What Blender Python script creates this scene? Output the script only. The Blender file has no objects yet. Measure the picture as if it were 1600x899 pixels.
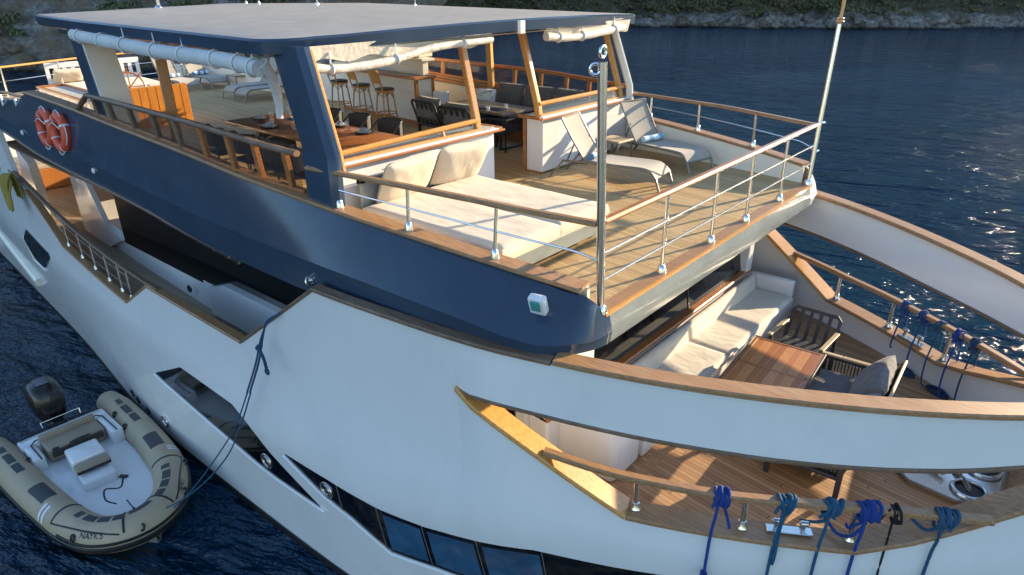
import bpy, bmesh, math, random
import numpy as np
from mathutils import Vector, Matrix, noise
random.seed(7)
scene=bpy.context.scene
R=math.radians
# ---------------------------------------------------------------- camera
SUN_AZ,SUN_EL=72.0,14.0          # direction towards the sun, degrees from +x (bow)
cd=bpy.data.cameras.new('camera'); cam=bpy.data.objects.new('camera',cd); scene.collection.objects.link(cam)
yaw,pitch,roll=2.27993342,.42239178,-.0115962575
f=Vector((math.cos(yaw)*math.cos(pitch),math.sin(yaw)*math.cos(pitch),-math.sin(pitch)))
r_=Vector((math.sin(yaw),-math.cos(yaw),0)); u_=r_.cross(f)
c,s=math.cos(roll),math.sin(roll); rr=c*r_+s*u_; uu=-s*r_+c*u_
cam.matrix_world=Matrix(((rr.x,uu.x,-f.x,0),(rr.y,uu.y,-f.y,-8.2375),(rr.z,uu.z,-f.z,3.034),(0,0,0,1)))
cd.sensor_width=36; cd.lens=1057.96/1600*36; cd.clip_start=.1; cd.clip_end=3000
scene.camera=cam
# ---------------------------------------------------------------- world and sun
w=bpy.data.worlds.new('World'); scene.world=w; w.use_nodes=True
nt=w.node_tree; nt.nodes.clear()
sky=nt.nodes.new('ShaderNodeTexSky'); sky.sky_type='NISHITA'; sky.sun_disc=False
sky.sun_elevation=R(SUN_EL); sky.sun_rotation=R(90-SUN_AZ); sky.air_density=1.0; sky.dust_density=.2; sky.ozone_density=2.2
bg=nt.nodes.new('ShaderNodeBackground'); bg.inputs[1].default_value=.15
wo=nt.nodes.new('ShaderNodeOutputWorld'); nt.links.new(sky.outputs[0],bg.inputs[0]); nt.links.new(bg.outputs[0],wo.inputs[0])
sl=bpy.data.lights.new('sun','SUN'); sl.energy=5.0; sl.angle=R(.6); sl.color=(1,.80,.53)
so=bpy.data.objects.new('sun',sl); scene.collection.objects.link(so)
sd=Vector((math.cos(R(SUN_AZ))*math.cos(R(SUN_EL)),math.sin(R(SUN_AZ))*math.cos(R(SUN_EL)),math.sin(R(SUN_EL))))
so.rotation_euler=sd.to_track_quat('Z','Y').to_euler(); so.location=(0,60,30)
vs=scene.view_settings; vs.view_transform='Standard'; vs.look='None'; vs.exposure=1.5; vs.gamma=1; vs.use_curve_mapping=False
# ---------------------------------------------------------------- helpers
COL=scene.collection
def tag(o,label=None,cat=None,group=None,kind=None):
    if label: o['label']=label
    if cat: o['category']=cat
    if group: o['group']=group
    if kind: o['kind']=kind
    return o
def empty(name,loc=(0,0,0),rz=0,label=None,cat=None,group=None):
    o=bpy.data.objects.new(name,None); COL.objects.link(o); o.location=loc; o.rotation_euler=(0,0,rz); o.empty_display_size=.2
    return tag(o,label,cat,group)
def copy_tree(o,parent=None):
    c=o.copy(); COL.objects.link(c)
    if parent: c.parent=parent
    for ch in o.children: copy_tree(ch,c)
    return c
def V(*a): return Vector(a)
class MB:
    def __init__(s): s.v=[];s.f=[]
    def add(s,vs,fs,M=None):
        n=len(s.v)
        for p in vs:
            p=Vector(p); s.v.append(M@p if M else p)
        s.f+=[tuple(i+n for i in q) for q in fs]
        return s
    def box(s,c,sz,rz=0,rx=0,ry=0,bev=0,seg=1,M=None):
        bm=bmesh.new(); bmesh.ops.create_cube(bm,size=1)
        for v in bm.verts: v.co=Vector((v.co.x*sz[0],v.co.y*sz[1],v.co.z*sz[2]))
        if bev: bmesh.ops.bevel(bm,geom=list(bm.edges),offset=bev,segments=seg,profile=.5,affect='EDGES')
        T=Matrix.Translation(c)@Matrix.Rotation(rz,4,'Z')@Matrix.Rotation(ry,4,'Y')@Matrix.Rotation(rx,4,'X')
        if M: T=M@T
        bm.verts.index_update()
        s.add([v.co for v in bm.verts],[[v.index for v in q.verts] for q in bm.faces],T); bm.free(); return s
    def b2(s,x0,x1,y0,y1,z0,z1,bev=0,seg=1):
        return s.box(((x0+x1)/2,(y0+y1)/2,(z0+z1)/2),(abs(x1-x0),abs(y1-y0),abs(z1-z0)),bev=bev,seg=seg)
    def sweep(s,pts,prof,up=(0,0,1),closed=False,scale=None,caps=True):
        pts=[Vector(p) for p in pts]; n=len(pts); m=len(prof); up=Vector(up); vs=[]
        for i,p in enumerate(pts):
            if closed: t=(pts[(i+1)%n]-pts[i-1])
            elif i==0: t=pts[1]-p
            elif i==n-1: t=p-pts[i-1]
            else:
                a=(p-pts[i-1]).normalized(); b=(pts[i+1]-p).normalized(); t=a+b
            if t.length<1e-9: t=Vector((1,0,0))
            t.normalize(); sd_=t.cross(up)
            if sd_.length<1e-3: sd_=t.cross(Vector((1,0,.01)))
            sd_.normalize(); u2=sd_.cross(t)
            k=1.0
            if not closed and 0<i<n-1:
                k=1/max(.5,math.sqrt(max(.25,(1+a.dot(b))/2)))
            sc=scale[i] if scale else 1
            for q in prof: vs.append(p+sd_*q[0]*sc*k+u2*q[1]*sc)
        fs=[]
        for i in range(n if closed else n-1):
            j=(i+1)%n
            for k in range(m):
                l=(k+1)%m; fs.append((i*m+k,j*m+k,j*m+l,i*m+l))
        if caps and not closed: fs+=[tuple(range(m)),tuple(range((n-1)*m,n*m))[::-1]]
        return s.add(vs,fs)
    def tube(s,pts,r,n=10,up=(0,0,1),closed=False,scale=None,caps=True):
        return s.sweep(pts,[(r*math.cos(2*math.pi*k/n),r*math.sin(2*math.pi*k/n)) for k in range(n)],up,closed,scale,caps)
    def bar(s,pts,w,h,bev=.25,up=(0,0,1),closed=False):
        b=min(w,h)*bev; a,c=w/2,h/2
        return s.sweep(pts,[(a-b,-c),(a,-c+b),(a,c-b),(a-b,c),(-a+b,c),(-a,c-b),(-a,-c+b),(-a+b,-c)],up,closed)
    def grid(s,rows,closed=False):
        m=len(rows[0]); vs=[p for r in rows for p in r]; fs=[]
        for i in range(len(rows)-1):
            for k in range(m if closed else m-1):
                l=(k+1)%m; fs.append((i*m+k,i*m+l,(i+1)*m+l,(i+1)*m+k))
        return s.add(vs,fs)
    def solid(s,rows,off):
        """a sheet given thickness: off is a vector or a function of the point"""
        n=len(rows); m=len(rows[0]); g=(lambda p:off) if not callable(off) else off
        A=[Vector(p) for r in rows for p in r]; B=[p+Vector(g(p)) for p in A]; N=n*m; fs=[]
        for i in range(n-1):
            for k in range(m-1):
                q=(i*m+k,i*m+k+1,(i+1)*m+k+1,(i+1)*m+k); fs.append(q); fs.append(tuple(N+x for x in q[::-1]))
        edge=[i for i in range(m)]+[i*m+m-1 for i in range(1,n)]+[(n-1)*m+k for k in range(m-2,-1,-1)]+[i*m for i in range(n-2,0,-1)]
        for a,b in zip(edge,edge[1:]+edge[:1]): fs.append((b,a,N+a,N+b))
        return s.add(A+B,fs)
    def prism(s,poly,off):
        n=len(poly); A=[Vector(p) for p in poly]; o=Vector(off); B=[p+o for p in A]
        return s.add(A+B,[tuple(range(n)),tuple(range(n,2*n))[::-1]]+[(i,i+n,(i+1)%n+n,(i+1)%n)[::-1] for i in range(n)])
    def lathe(s,prof,c=(0,0,0),n=16,M=None):
        vs=[];fs=[];m=len(prof)
        for k in range(n):
            a=2*math.pi*k/n
            for r,z in prof: vs.append((c[0]+r*math.cos(a),c[1]+r*math.sin(a),c[2]+z))
        for k in range(n):
            l=(k+1)%n
            for i in range(m-1): fs.append((k*m+i,l*m+i,l*m+i+1,k*m+i+1))
        fs.append(tuple(k*m for k in range(n))[::-1]); fs.append(tuple(k*m+m-1 for k in range(n)))
        return s.add(vs,fs,M)
    def ring(s,c,R_,r,n=24,k=8,M=None,a0=0,a1=2*math.pi):
        vs=[];fs=[]; full=abs(a1-a0-2*math.pi)<1e-6; N=n if full else n+1
        for i in range(N):
            a=a0+(a1-a0)*i/n
            for j in range(k):
                b=2*math.pi*j/k; q=R_+r*math.cos(b); vs.append((q*math.cos(a),q*math.sin(a),r*math.sin(b)))
        for i in range(n):
            for j in range(k): fs.append((i*k+j,((i+1)%N)*k+j,((i+1)%N)*k+(j+1)%k,i*k+(j+1)%k))
        T=Matrix.Translation(c)
        if M: T=T@M
        return s.add(vs,fs,T)
    def build(s,name,mat,parent=None,smooth=35,loc=None):
        me=bpy.data.meshes.new(name); me.from_pydata([tuple(v) for v in s.v],[],s.f)
        bm=bmesh.new(); bm.from_mesh(me); bmesh.ops.remove_doubles(bm,verts=bm.verts,dist=1e-5)
        bmesh.ops.recalc_face_normals(bm,faces=bm.faces)
        if loc:
            for v in bm.verts: v.co-=Vector(loc)
        bm.to_mesh(me); bm.free()
        if smooth:
            for p in me.polygons: p.use_smooth=True
            me.set_sharp_from_angle(angle=R(smooth))
        me.materials.append(mat); o=bpy.data.objects.new(name,me); COL.objects.link(o)
        if parent: o.parent=parent
        if loc: o.location=loc
        return o
def itp(x,tab):
    return float(np.interp(x,[t[0] for t in tab],[t[1] for t in tab]))
def smooth_tab(tab):
    """monotone-ish cubic through the table, resampled densely"""
    X=np.array([t[0] for t in tab],float);Y=np.array([t[1] for t in tab],float)
    d=np.diff(Y)/np.diff(X); m=np.zeros_like(Y); m[0]=d[0];m[-1]=d[-1]
    for i in range(1,len(X)-1): m[i]=0 if d[i-1]*d[i]<=0 else 2*d[i-1]*d[i]/(d[i-1]+d[i])
    out=[]
    for i in range(len(X)-1):
        h=X[i+1]-X[i]
        for t in np.linspace(0,1,9)[:-1]:
            out.append((X[i]+t*h,(2*t**3-3*t*t+1)*Y[i]+(t**3-2*t*t+t)*h*m[i]+(-2*t**3+3*t*t)*Y[i+1]+(t**3-t*t)*h*m[i+1]))
    out.append((X[-1],Y[-1])); return out
def frange(a,b,n): return [a+(b-a)*i/(n-1) for i in range(n)]
def spline(pts,n=8,closed=False):
    P=[Vector(p) for p in pts]; out=[]; N=len(P)
    for i in range(N if closed else N-1):
        p0=P[i-1] if (i>0 or closed) else P[0]*2-P[1]; p1=P[i]; p2=P[(i+1)%N]
        p3=P[(i+2)%N] if (closed or i+2<N) else P[-1]*2-P[-2]
        for k in range(n):
            t=k/n; out.append(.5*((2*p1)+(p2-p0)*t+(2*p0-5*p1+4*p2-p3)*t*t+(3*p1-p0-3*p2+p3)*t**3))
    if not closed: out.append(P[-1])
    return out
# ---------------------------------------------------------------- materials
def nmat(name):
    m=bpy.data.materials.new(name); m.use_nodes=True; n=m.node_tree; b=n.nodes['Principled BSDF']; return m,n,b
def N(n,t,**k):
    x=n.nodes.new(t)
    for a,v in k.items():
        if a.startswith('i_'):
            q=a[2:]; x.inputs[int(q) if q.isdigit() else q.replace('_',' ')].default_value=v
        else: setattr(x,a,v)
    return x
def ramp(n,fac,stops):
    x=n.nodes.new('ShaderNodeValToRGB'); e=x.color_ramp.elements
    while len(e)<len(stops): e.new(.5)
    for el,(p,c_) in zip(e,stops): el.position=p; el.color=(*c_,1)
    n.links.new(fac,x.inputs[0]); return x.outputs[0]
def M_(n,op,a,b=None,c_=None):
    x=n.nodes.new('ShaderNodeMath'); x.operation=op
    for i,q in enumerate((a,b,c_)):
        if q is None: continue
        if isinstance(q,(int,float)): x.inputs[i].default_value=q
        else: n.links.new(q,x.inputs[i])
    return x.outputs[0]
def mixc(n,fac,a,b,mode='MIX'):
    x=n.nodes.new('ShaderNodeMix'); x.data_type='RGBA'; x.blend_type=mode
    for i,q in ((0,fac),(6,a),(7,b)):
        if isinstance(q,(int,float)): x.inputs[i].default_value=q
        elif isinstance(q,tuple): x.inputs[i].default_value=(*q,1) if len(q)==3 else q
        else: n.links.new(q,x.inputs[i])
    return x.outputs[2]
def coords(n,scale=(1,1,1),rot=(0,0,0)):
    tc=N(n,'ShaderNodeTexCoord'); mp=N(n,'ShaderNodeMapping'); n.links.new(tc.outputs['Object'],mp.inputs[0])
    mp.inputs['Scale'].default_value=scale; mp.inputs['Rotation'].default_value=rot; return mp.outputs[0]
def noi(n,vec,sc,det=4,rough=.55,out=0):
    x=N(n,'ShaderNodeTexNoise'); n.links.new(vec,x.inputs['Vector']); x.inputs['Scale'].default_value=sc; x.inputs['Detail'].default_value=det; x.inputs['Roughness'].default_value=rough
    return x.outputs[out]
def bump(n,b,h,st,dist=.01):
    x=N(n,'ShaderNodeBump'); x.inputs['Strength'].default_value=st; x.inputs['Distance'].default_value=dist
    n.links.new(h,x.inputs['Height']); n.links.new(x.outputs[0],b.inputs['Normal'])
def plain(name,col,rough=.5,metal=0,var=.12,nsc=6,coat=0,bmp=0,bsc=60,spec=.5,dirt=0):
    m,n,b=nmat(name); v=coords(n); a=noi(n,v,nsc,5)
    lo=tuple(x*(1-var) for x in col); hi=tuple(min(1,x*(1+var)) for x in col)
    cc=ramp(n,a,[(.3,lo),(.7,hi)])
    if dirt:
        d=noi(n,coords(n,(1,1,.35)),1.7,6,.7); cc=mixc(n,M_(n,'MULTIPLY',ramp_f(n,d,.52,.75),dirt),cc,tuple(x*.55 for x in col))
    n.links.new(cc,b.inputs['Base Color'])
    rg=M_(n,'MULTIPLY_ADD',noi(n,v,nsc*3,3),.12,max(0,rough-.06)); n.links.new(rg,b.inputs['Roughness'])
    b.inputs['Metallic'].default_value=metal; b.inputs['Coat Weight'].default_value=coat; b.inputs['Coat Roughness'].default_value=.06; b.inputs['Specular IOR Level'].default_value=spec
    if bmp: bump(n,b,noi(n,v,bsc,3),bmp,.004)
    return m
def wavy(m,sc=1.4,st=.12,dist=.02):
    n=m.node_tree; b=n.nodes['Principled BSDF']; bump(n,b,noi(n,coords(n,(1,1,.6)),sc,3),st,dist)
def ramp_f(n,fac,a,b):
    x=N(n,'ShaderNodeMapRange'); n.links.new(fac,x.inputs[0]); x.inputs[1].default_value=a; x.inputs[2].default_value=b; return x.outputs[0]
def wood(name,cols,scale=(1,14,14),rough=.35,coat=.25,nsc=3,wear=0):
    m,n,b=nmat(name); v=coords(n,scale); a=noi(n,v,nsc,6,.65); d=noi(n,coords(n),1.3,4)
    cc=ramp(n,a,[(.28,cols[0]),(.5,cols[1]),(.75,cols[2])]); cc=mixc(n,M_(n,'MULTIPLY',d,.45),cc,cols[0])
    if wear:
        g=noi(n,coords(n,(1,1,1)),2.3,6,.75); cc=mixc(n,M_(n,'MULTIPLY',ramp_f(n,g,.5,.72),wear),cc,(.33,.27,.22))
    n.links.new(cc,b.inputs['Base Color']); b.inputs['Roughness'].default_value=rough; b.inputs['Coat Weight'].default_value=coat; b.inputs['Coat Roughness'].default_value=.15
    bump(n,b,a,.15,.003); return m
def planks(name,cols,w,ang=0,caulk=.09,caulkcol=(.03,.025,.02),seg=1.9,rough=.55,wear=.25,coat=0,dirx=True):
    """laid decking: rows w wide running along x, dark caulked seams, staggered butts"""
    m,n,b=nmat(name); v=coords(n,(1,1,1),(0,0,ang)); sx=N(n,'ShaderNodeSeparateXYZ'); n.links.new(v,sx.inputs[0])
    X,Y=(sx.outputs[0],sx.outputs[1]) if dirx else (sx.outputs[1],sx.outputs[0])
    y=M_(n,'DIVIDE',Y,w); row=M_(n,'FLOOR',y); fr=M_(n,'FRACT',y)
    wn=N(n,'ShaderNodeTexWhiteNoise',noise_dimensions='1D'); n.links.new(row,wn.inputs['W'])
    xs=M_(n,'ADD',M_(n,'DIVIDE',X,seg),M_(n,'MULTIPLY',wn.outputs[0],7.3)); sg=M_(n,'FLOOR',xs); fx=M_(n,'FRACT',xs)
    cb=N(n,'ShaderNodeCombineXYZ'); n.links.new(row,cb.inputs[0]); n.links.new(sg,cb.inputs[1])
    w2=N(n,'ShaderNodeTexWhiteNoise',noise_dimensions='2D'); n.links.new(cb.outputs[0],w2.inputs['Vector'])
    base=ramp(n,w2.outputs[0],[(0,cols[0]),(.5,cols[1]),(1,cols[2])])
    g=noi(n,coords(n,(2.2,26,2) if dirx else (26,2.2,2),(0,0,ang)),3,6,.65)
    base=mixc(n,M_(n,'MULTIPLY',ramp_f(n,g,.42,.75),.5),base,tuple(x*.62 for x in cols[1]))
    g2=noi(n,coords(n),.9,6,.7); base=mixc(n,M_(n,'MULTIPLY',ramp_f(n,g2,.45,.7),wear),base,tuple((x+.25)*.55 for x in cols[1]))
    c1=M_(n,'LESS_THAN',fr,caulk); c2=M_(n,'LESS_THAN',fx,.006/seg*1.5); cm=M_(n,'MAXIMUM',c1,c2)
    n.links.new(mixc(n,cm,base,caulkcol),b.inputs['Base Color']); b.inputs['Roughness'].default_value=rough; b.inputs['Coat Weight'].default_value=coat
    bump(n,b,M_(n,'SUBTRACT',g,M_(n,'MULTIPLY',cm,2.)),.25,.002); return m
def fabric(name,col,wr=.5,sc=9,rough=.9,weave=420,fold=None):
    m,n,b=nmat(name); v=coords(n); a=noi(n,v,2.2,5,.6)
    cc=ramp(n,a,[(.3,tuple(x*.86 for x in col)),(.7,tuple(min(1,x*1.08) for x in col))])
    wv=noi(n,v,weave,2); cc=mixc(n,.25,cc,ramp(n,wv,[(.35,tuple(x*.6 for x in col)),(.65,tuple(min(1,x*1.2) for x in col))]))
    n.links.new(cc,b.inputs['Base Color']); b.inputs['Roughness'].default_value=rough; b.inputs['Sheen Weight'].default_value=.15
    f1=noi(n,coords(n,(fold or (1,1,1))),sc,3,.5)
    bump(n,b,M_(n,'ADD',f1,M_(n,'MULTIPLY',wv,.06)),wr,.03); return m
MAT={}
MAT['white']=plain('white_gelcoat',(.74,.725,.72),.2,coat=.4,var=.03,nsc=.7,dirt=.12)
MAT['cream']=plain('cream_paint',(.78,.72,.62),.3,coat=.2,var=.03,nsc=2)
MAT['navy']=plain('navy_paint',(.034,.055,.090),.15,coat=.0,var=.14,nsc=1.1,dirt=.25,spec=.4)
wavy(MAT['white'],1.1,.35,.03); wavy(MAT['navy'],.9,.25,.02)
MAT['greygreen']=plain('grey_paint_and_fascia_sheen',(.19,.21,.20),.25,coat=.6,var=.15,nsc=2.6,dirt=.3)  # grey of the platform; on the front fascia, painted-in sheen of sunlit navy
MAT['rooftop']=plain('roof_covering',(.34,.32,.295),.5,var=.12,nsc=3.2,bmp=.3,bsc=60,dirt=.25)
MAT['varnish']=wood('varnished_wood',((.23,.075,.02),(.40,.15,.04),(.55,.24,.08)),rough=.34,coat=.2)
MAT['cap']=wood('oiled_cap_wood',((.20,.095,.04),(.36,.19,.08),(.50,.29,.13)),rough=.42,coat=.12,wear=.25)
MAT['honey']=wood('honey_wood',((.42,.17,.035),(.62,.30,.075),(.72,.42,.14)),rough=.3,coat=.4)
MAT['capdark']=wood('weathered_dark_wood',((.10,.055,.03),(.18,.105,.06),(.27,.18,.11)),rough=.5,coat=.1,wear=.4)
MAT['sundeck']=planks('sundeck_teak',((.40,.25,.10),(.49,.32,.135),(.58,.40,.18)),.052,.11,caulk=.13,caulkcol=(.17,.11,.06),wear=.25)
MAT['foredeck']=planks('foredeck_teak',((.30,.155,.065),(.41,.225,.10),(.52,.31,.155)),.066,.13,caulk=.085,wear=.2)
MAT['sidedeck']=planks('sidedeck_teak',((.32,.23,.15),(.39,.29,.19),(.46,.35,.24)),.055,-.03,caulk=.16,caulkcol=(.10,.075,.055),wear=.4)
MAT['table']=planks('table_slats',((.28,.09,.025),(.42,.15,.045),(.56,.24,.08)),.105,0,caulk=.035,caulkcol=(.62,.42,.24),seg=9,rough=.35,coat=.12,wear=.1,dirx=False)
MAT['steel']=plain('polished_steel',(.66,.66,.64),.22,metal=1,var=.05,nsc=9)
MAT['glass']=None
MAT['blackglass']=plain('tinted_window_glass',(.004,.005,.007),.03,coat=.0,var=.2,nsc=.7,spec=.6)
MAT['linen']=fabric('linen',(.60,.50,.38),.15,6,fold=(1,3,1))
MAT['sofacover']=fabric('sofa_cover',(.64,.57,.47),.3,5,fold=(1,2,1))
MAT['greycushion']=fabric('grey_cushion',(.13,.125,.13),.6,8)
MAT['greyfab']=fabric('charcoal_cushion',(.17,.155,.14),.6,8)
MAT['mesh']=fabric('sling_mesh',(.34,.30,.25),.1,20,weave=200)
MAT['taupe']=plain('taupe_metal',(.22,.19,.155),.4,metal=.3)
MAT['charcoal']=plain('charcoal_metal',(.035,.037,.042),.45,metal=.2,var=.2)
MAT['black']=plain('black_plastic',(.012,.012,.013),.35,var=.3)
MAT['canvas']=fabric('canvas_roll',(.58,.59,.60),.7,6,fold=(3,3,1))
MAT['clearvinyl']=fabric('vinyl_roll',(.62,.56,.47),.6,9,rough=.3)
MAT['orange']=plain('orange_plastic',(.62,.085,.035),.5,var=.12,nsc=9)
MAT['whitecloth']=fabric('white_cloth',(.75,.76,.78),.6,14)
MAT['rope_blue']=None
def mglass():
    m,n,b=nmat('smoked_pane'); b.inputs['Base Color'].default_value=(.38,.42,.43,1); b.inputs['Roughness'].default_value=.02
    b.inputs['Alpha'].default_value=.30; b.inputs['Base Color'].default_value=(.03,.03,.03,1); b.inputs['Specular IOR Level'].default_value=.8
    v=coords(n); n.links.new(M_(n,'MULTIPLY_ADD',noi(n,v,3,3),.10,.24),b.inputs['Alpha']); return m
MAT['glass']=mglass()
def mclear():
    m,n,b=nmat('clear_glass'); b.inputs['Transmission Weight'].default_value=.9; b.inputs['Roughness'].default_value=.03; b.inputs['IOR'].default_value=1.3
    v=coords(n); n.links.new(ramp(n,noi(n,v,20),[(.3,(.9,.92,.93)),(.7,(.98,.98,.98))]),b.inputs['Base Color']); return m
MAT['clear']=mclear()
def rope(name,col):
    m,n,b=nmat(name); v=coords(n); wv=N(n,'ShaderNodeTexWave',wave_type='BANDS',bands_direction='DIAGONAL'); n.links.new(v,wv.inputs['Vector']); wv.inputs['Scale'].default_value=28; wv.inputs['Distortion'].default_value=1.5
    n.links.new(ramp(n,wv.outputs[1],[(.2,tuple(x*.35 for x in col)),(.7,col)]),b.inputs['Base Color']); b.inputs['Roughness'].default_value=.85; bump(n,b,wv.outputs[1],.9,.006); return m
MAT['rope_blue']=rope('blue_rope',(.02,.09,.30)); MAT['rope_teal']=rope('teal_rope',(.02,.13,.26)); MAT['rope_navy']=rope('navy_rope',(.02,.07,.17)); MAT['rope_black']=rope('black_rope',(.015,.015,.018)); MAT['rope_yellow']=rope('yellow_rope',(.50,.38,.07)); MAT['rope_moor']=rope('mooring_rope',(.03,.12,.24))
MAT['rope_royal']=rope('royal_rope',(.015,.07,.36))
# ---------------------------------------------------------------- sea
ZW=-5.5
def mk_sea():
    m,n,b=nmat('sea_water'); tc=N(n,'ShaderNodeTexCoord'); P=tc.outputs['Object']
    m0=N(n,'ShaderNodeMapping'); n.links.new(P,m0.inputs[0]); m0.inputs['Rotation'].default_value=(0,0,R(-17)); mp=N(n,'ShaderNodeMapping'); n.links.new(m0.outputs[0],mp.inputs[0]); mp.inputs['Scale'].default_value=(.46,1.25,1)
    v=mp.outputs[0]
    a=noi(n,v,1.5,4,.6); a2=noi(n,v,5.0,4,.6); a3=noi(n,v,.5,3,.55); a5=noi(n,P,.05,2,.5)
    h=M_(n,'MULTIPLY',M_(n,'ADD',M_(n,'ADD',M_(n,'MULTIPLY',a,.72),M_(n,'MULTIPLY',a2,.13)),M_(n,'MULTIPLY',a3,2.1)),M_(n,'MULTIPLY_ADD',a5,1.0,.5))
    bu=N(n,'ShaderNodeBump'); bu.inputs['Strength'].default_value=1; bu.inputs['Distance'].default_value=.80; n.links.new(h,bu.inputs['Height']); n.links.new(bu.outputs[0],b.inputs['Normal'])
    big=noi(n,P,.03,3); n.links.new(ramp(n,big,[(.3,(.001,.017,.041)),(.7,(.002,.027,.060))]),b.inputs['Base Color'])
    b.inputs['Roughness'].default_value=.09; b.inputs['IOR'].default_value=1.33; b.inputs['Specular IOR Level'].default_value=.40
    mb=MB(); mb.add([(-1500,-1500,ZW),(1500,-1500,ZW),(1500,1500,ZW),(-1500,1500,ZW)],[(0,1,2,3)])
    o=mb.build('sea',m,smooth=0); tag(o,'dark blue rippled sea around the yacht','sea',kind='structure')
mk_sea()
# ---------------------------------------------------------------- shore
def mk_shore():
    m,n,b=nmat('hillside_ground'); P=coords(n); sx=N(n,'ShaderNodeSeparateXYZ'); n.links.new(P,sx.inputs[0])
    vo=N(n,'ShaderNodeTexVoronoi',feature='F1'); n.links.new(P,vo.inputs['Vector']); vo.inputs['Scale'].default_value=.55
    a=noi(n,P,.35,8,.7); a2=noi(n,P,1.6,6,.7)
    a4=noi(n,P,.6,5,.6); rock=ramp(n,M_(n,'ADD',M_(n,'MULTIPLY',a2,.55),M_(n,'MULTIPLY',a4,.45)),[(.36,(.06,.055,.05)),(.44,(.24,.22,.20)),(.54,(.50,.47,.43)),(.66,(.78,.76,.72))])
    rust=mixc(n,ramp_f(n,a,.5,.68),rock,(.26,.155,.085))
    soil=ramp(n,noi(n,P,.8,7,.7),[(.3,(.045,.055,.025)),(.5,(.11,.095,.05)),(.7,(.22,.16,.09))])
    zz=M_(n,'ADD',sx.outputs[2],M_(n,'MULTIPLY',M_(n,'SUBTRACT',a,.5),9.))
    lf=M_(n,'LESS_THAN',sx.outputs[1],66.); zz=M_(n,'SUBTRACT',zz,M_(n,'MULTIPLY',lf,7.)); mk=ramp_f(n,zz,-4.2,-2.2); rust=mixc(n,M_(n,'MULTIPLY',lf,ramp_f(n,noi(n,P,.22,4),.42,.6)),rust,(.34,.24,.14))
    cc=mixc(n,mk,rust,soil)
    wet=ramp_f(n,M_(n,'ADD',sx.outputs[2],M_(n,'MULTIPLY',a2,.5)),-5.1,-4.7); cc=mixc(n,wet,(.035,.035,.03),cc)
    n.links.new(cc,b.inputs['Base Color']); b.inputs['Roughness'].default_value=.95
    a6=noi(n,P,4.2,6,.75); cc2=mixc(n,ramp_f(n,a6,.46,.60),tuple((.05,.045,.04)),cc); cc3=mixc(n,.7,cc2,cc); n.links.new(cc3,b.inputs['Base Color']); bump(n,b,M_(n,'ADD',M_(n,'ADD',a2,vo.outputs[0]),a6),1.,.7)
    shore=[(-60,-230),(-95,-160),(-112,-100),(-114,-50),(-108,-15),(-101,4),(-92,17),(-80,27),(-71,36),(-70,45),(-78,60),(-88,85),(-86,108),(-76,123),(-60,128),(-42,134),(-15,153),(30,178),(100,205),(220,240),(420,260)]
    S=spline([(x,y,0) for x,y in shore],26); rows=[]
    T=[-6,-2,0,.5,1,1.6,2.2,3,4,5,6,7.5,9,11,14,17,21,26,33,42,55,75,100,140]
    for i,p in enumerate(S):
        q=S[min(i+1,len(S)-1)]-S[max(i-1,0)]; nn=Vector((-q.y,q.x,0)).normalized()
        if nn.dot(Vector((-40,-10,0))-p)>0: nn=-nn
        crest=itp(p.x,[(-130,60),(-80,60),(-40,52),(-20,42),(-8,50),(6,78),(19,76),(28,46),(120,46),(200,40)])  # out-of-view crest height, raised in places to shade far water from sun glints
        row=[]
        for t in T:
            jag=noise.noise(Vector((p.x*.09,p.y*.09,3)))*3+noise.noise(Vector((p.x*.3,p.y*.3,1)))*1.2
            q=p+nn*(t+jag*min(1,max(0,1.5-t/30)))
            if t<0: z=ZW-.5+t*.2
            else:
                cl=1.1+1.9*noise.noise(Vector((p.x*.07,p.y*.07,8)))+1.5*noise.noise(Vector((p.x*.3,p.y*.3,18)))
                z=ZW-.3+cl*(1-math.exp(-t*1.1))+t*(.62+(.75*min(1,max(0,(p.x+25)/30))+(.7 if -6<p.x<24 else 0))*min(1,t/12))  # extra steepness added so the unseen upper slope blocks sun on far water
                z+=noise.fractal(Vector((q.x*.22,q.y*.22,z*.3)),1.0,2.0,5)*min(1.6,.25+t*.25)
                z=min(z,ZW+crest*(1-math.exp(-(z-ZW)/crest*1.3)))
            row.append((q.x,q.y,z))
        rows.append(row)
    mb=MB(); mb.grid(rows)
    rnd=random.Random(5)
    for _ in range(420):
        i=rnd.randrange(3*26,18*26); k=rnd.choice((1,2,3,4,5,6,8)); c_=Vector(rows[i][k]); r=rnd.uniform(.35,1.5)*(1.2 if k<5 else .8)
        if c_.z>ZW+4.5: continue
        bm=bmesh.new(); bmesh.ops.create_icosphere(bm,subdivisions=2,radius=1)
        sx_,sy_,sz_=rnd.uniform(.7,1.5),rnd.uniform(.7,1.3),rnd.uniform(.5,.95); o_=rnd.uniform(0,99)
        for v in bm.verts:
            q=1+.45*noise.noise(v.co*1.3+Vector((o_,0,0)))+.18*noise.noise(v.co*3.5+Vector((0,o_,0))); v.co=Vector((v.co.x*sx_*q,v.co.y*sy_*q,v.co.z*sz_*q))*r
        bm.verts.index_update(); mb.add([v.co+c_ for v in bm.verts],[[v.index for v in f_.verts] for f_ in bm.faces]); bm.free()
    o=mb.build('hillside',m,smooth=50); tag(o,'rocky hillside with pale cliffs above the water behind the yacht','hillside',kind='structure')
    return rows,T
ROWS,TT=mk_shore()
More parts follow.
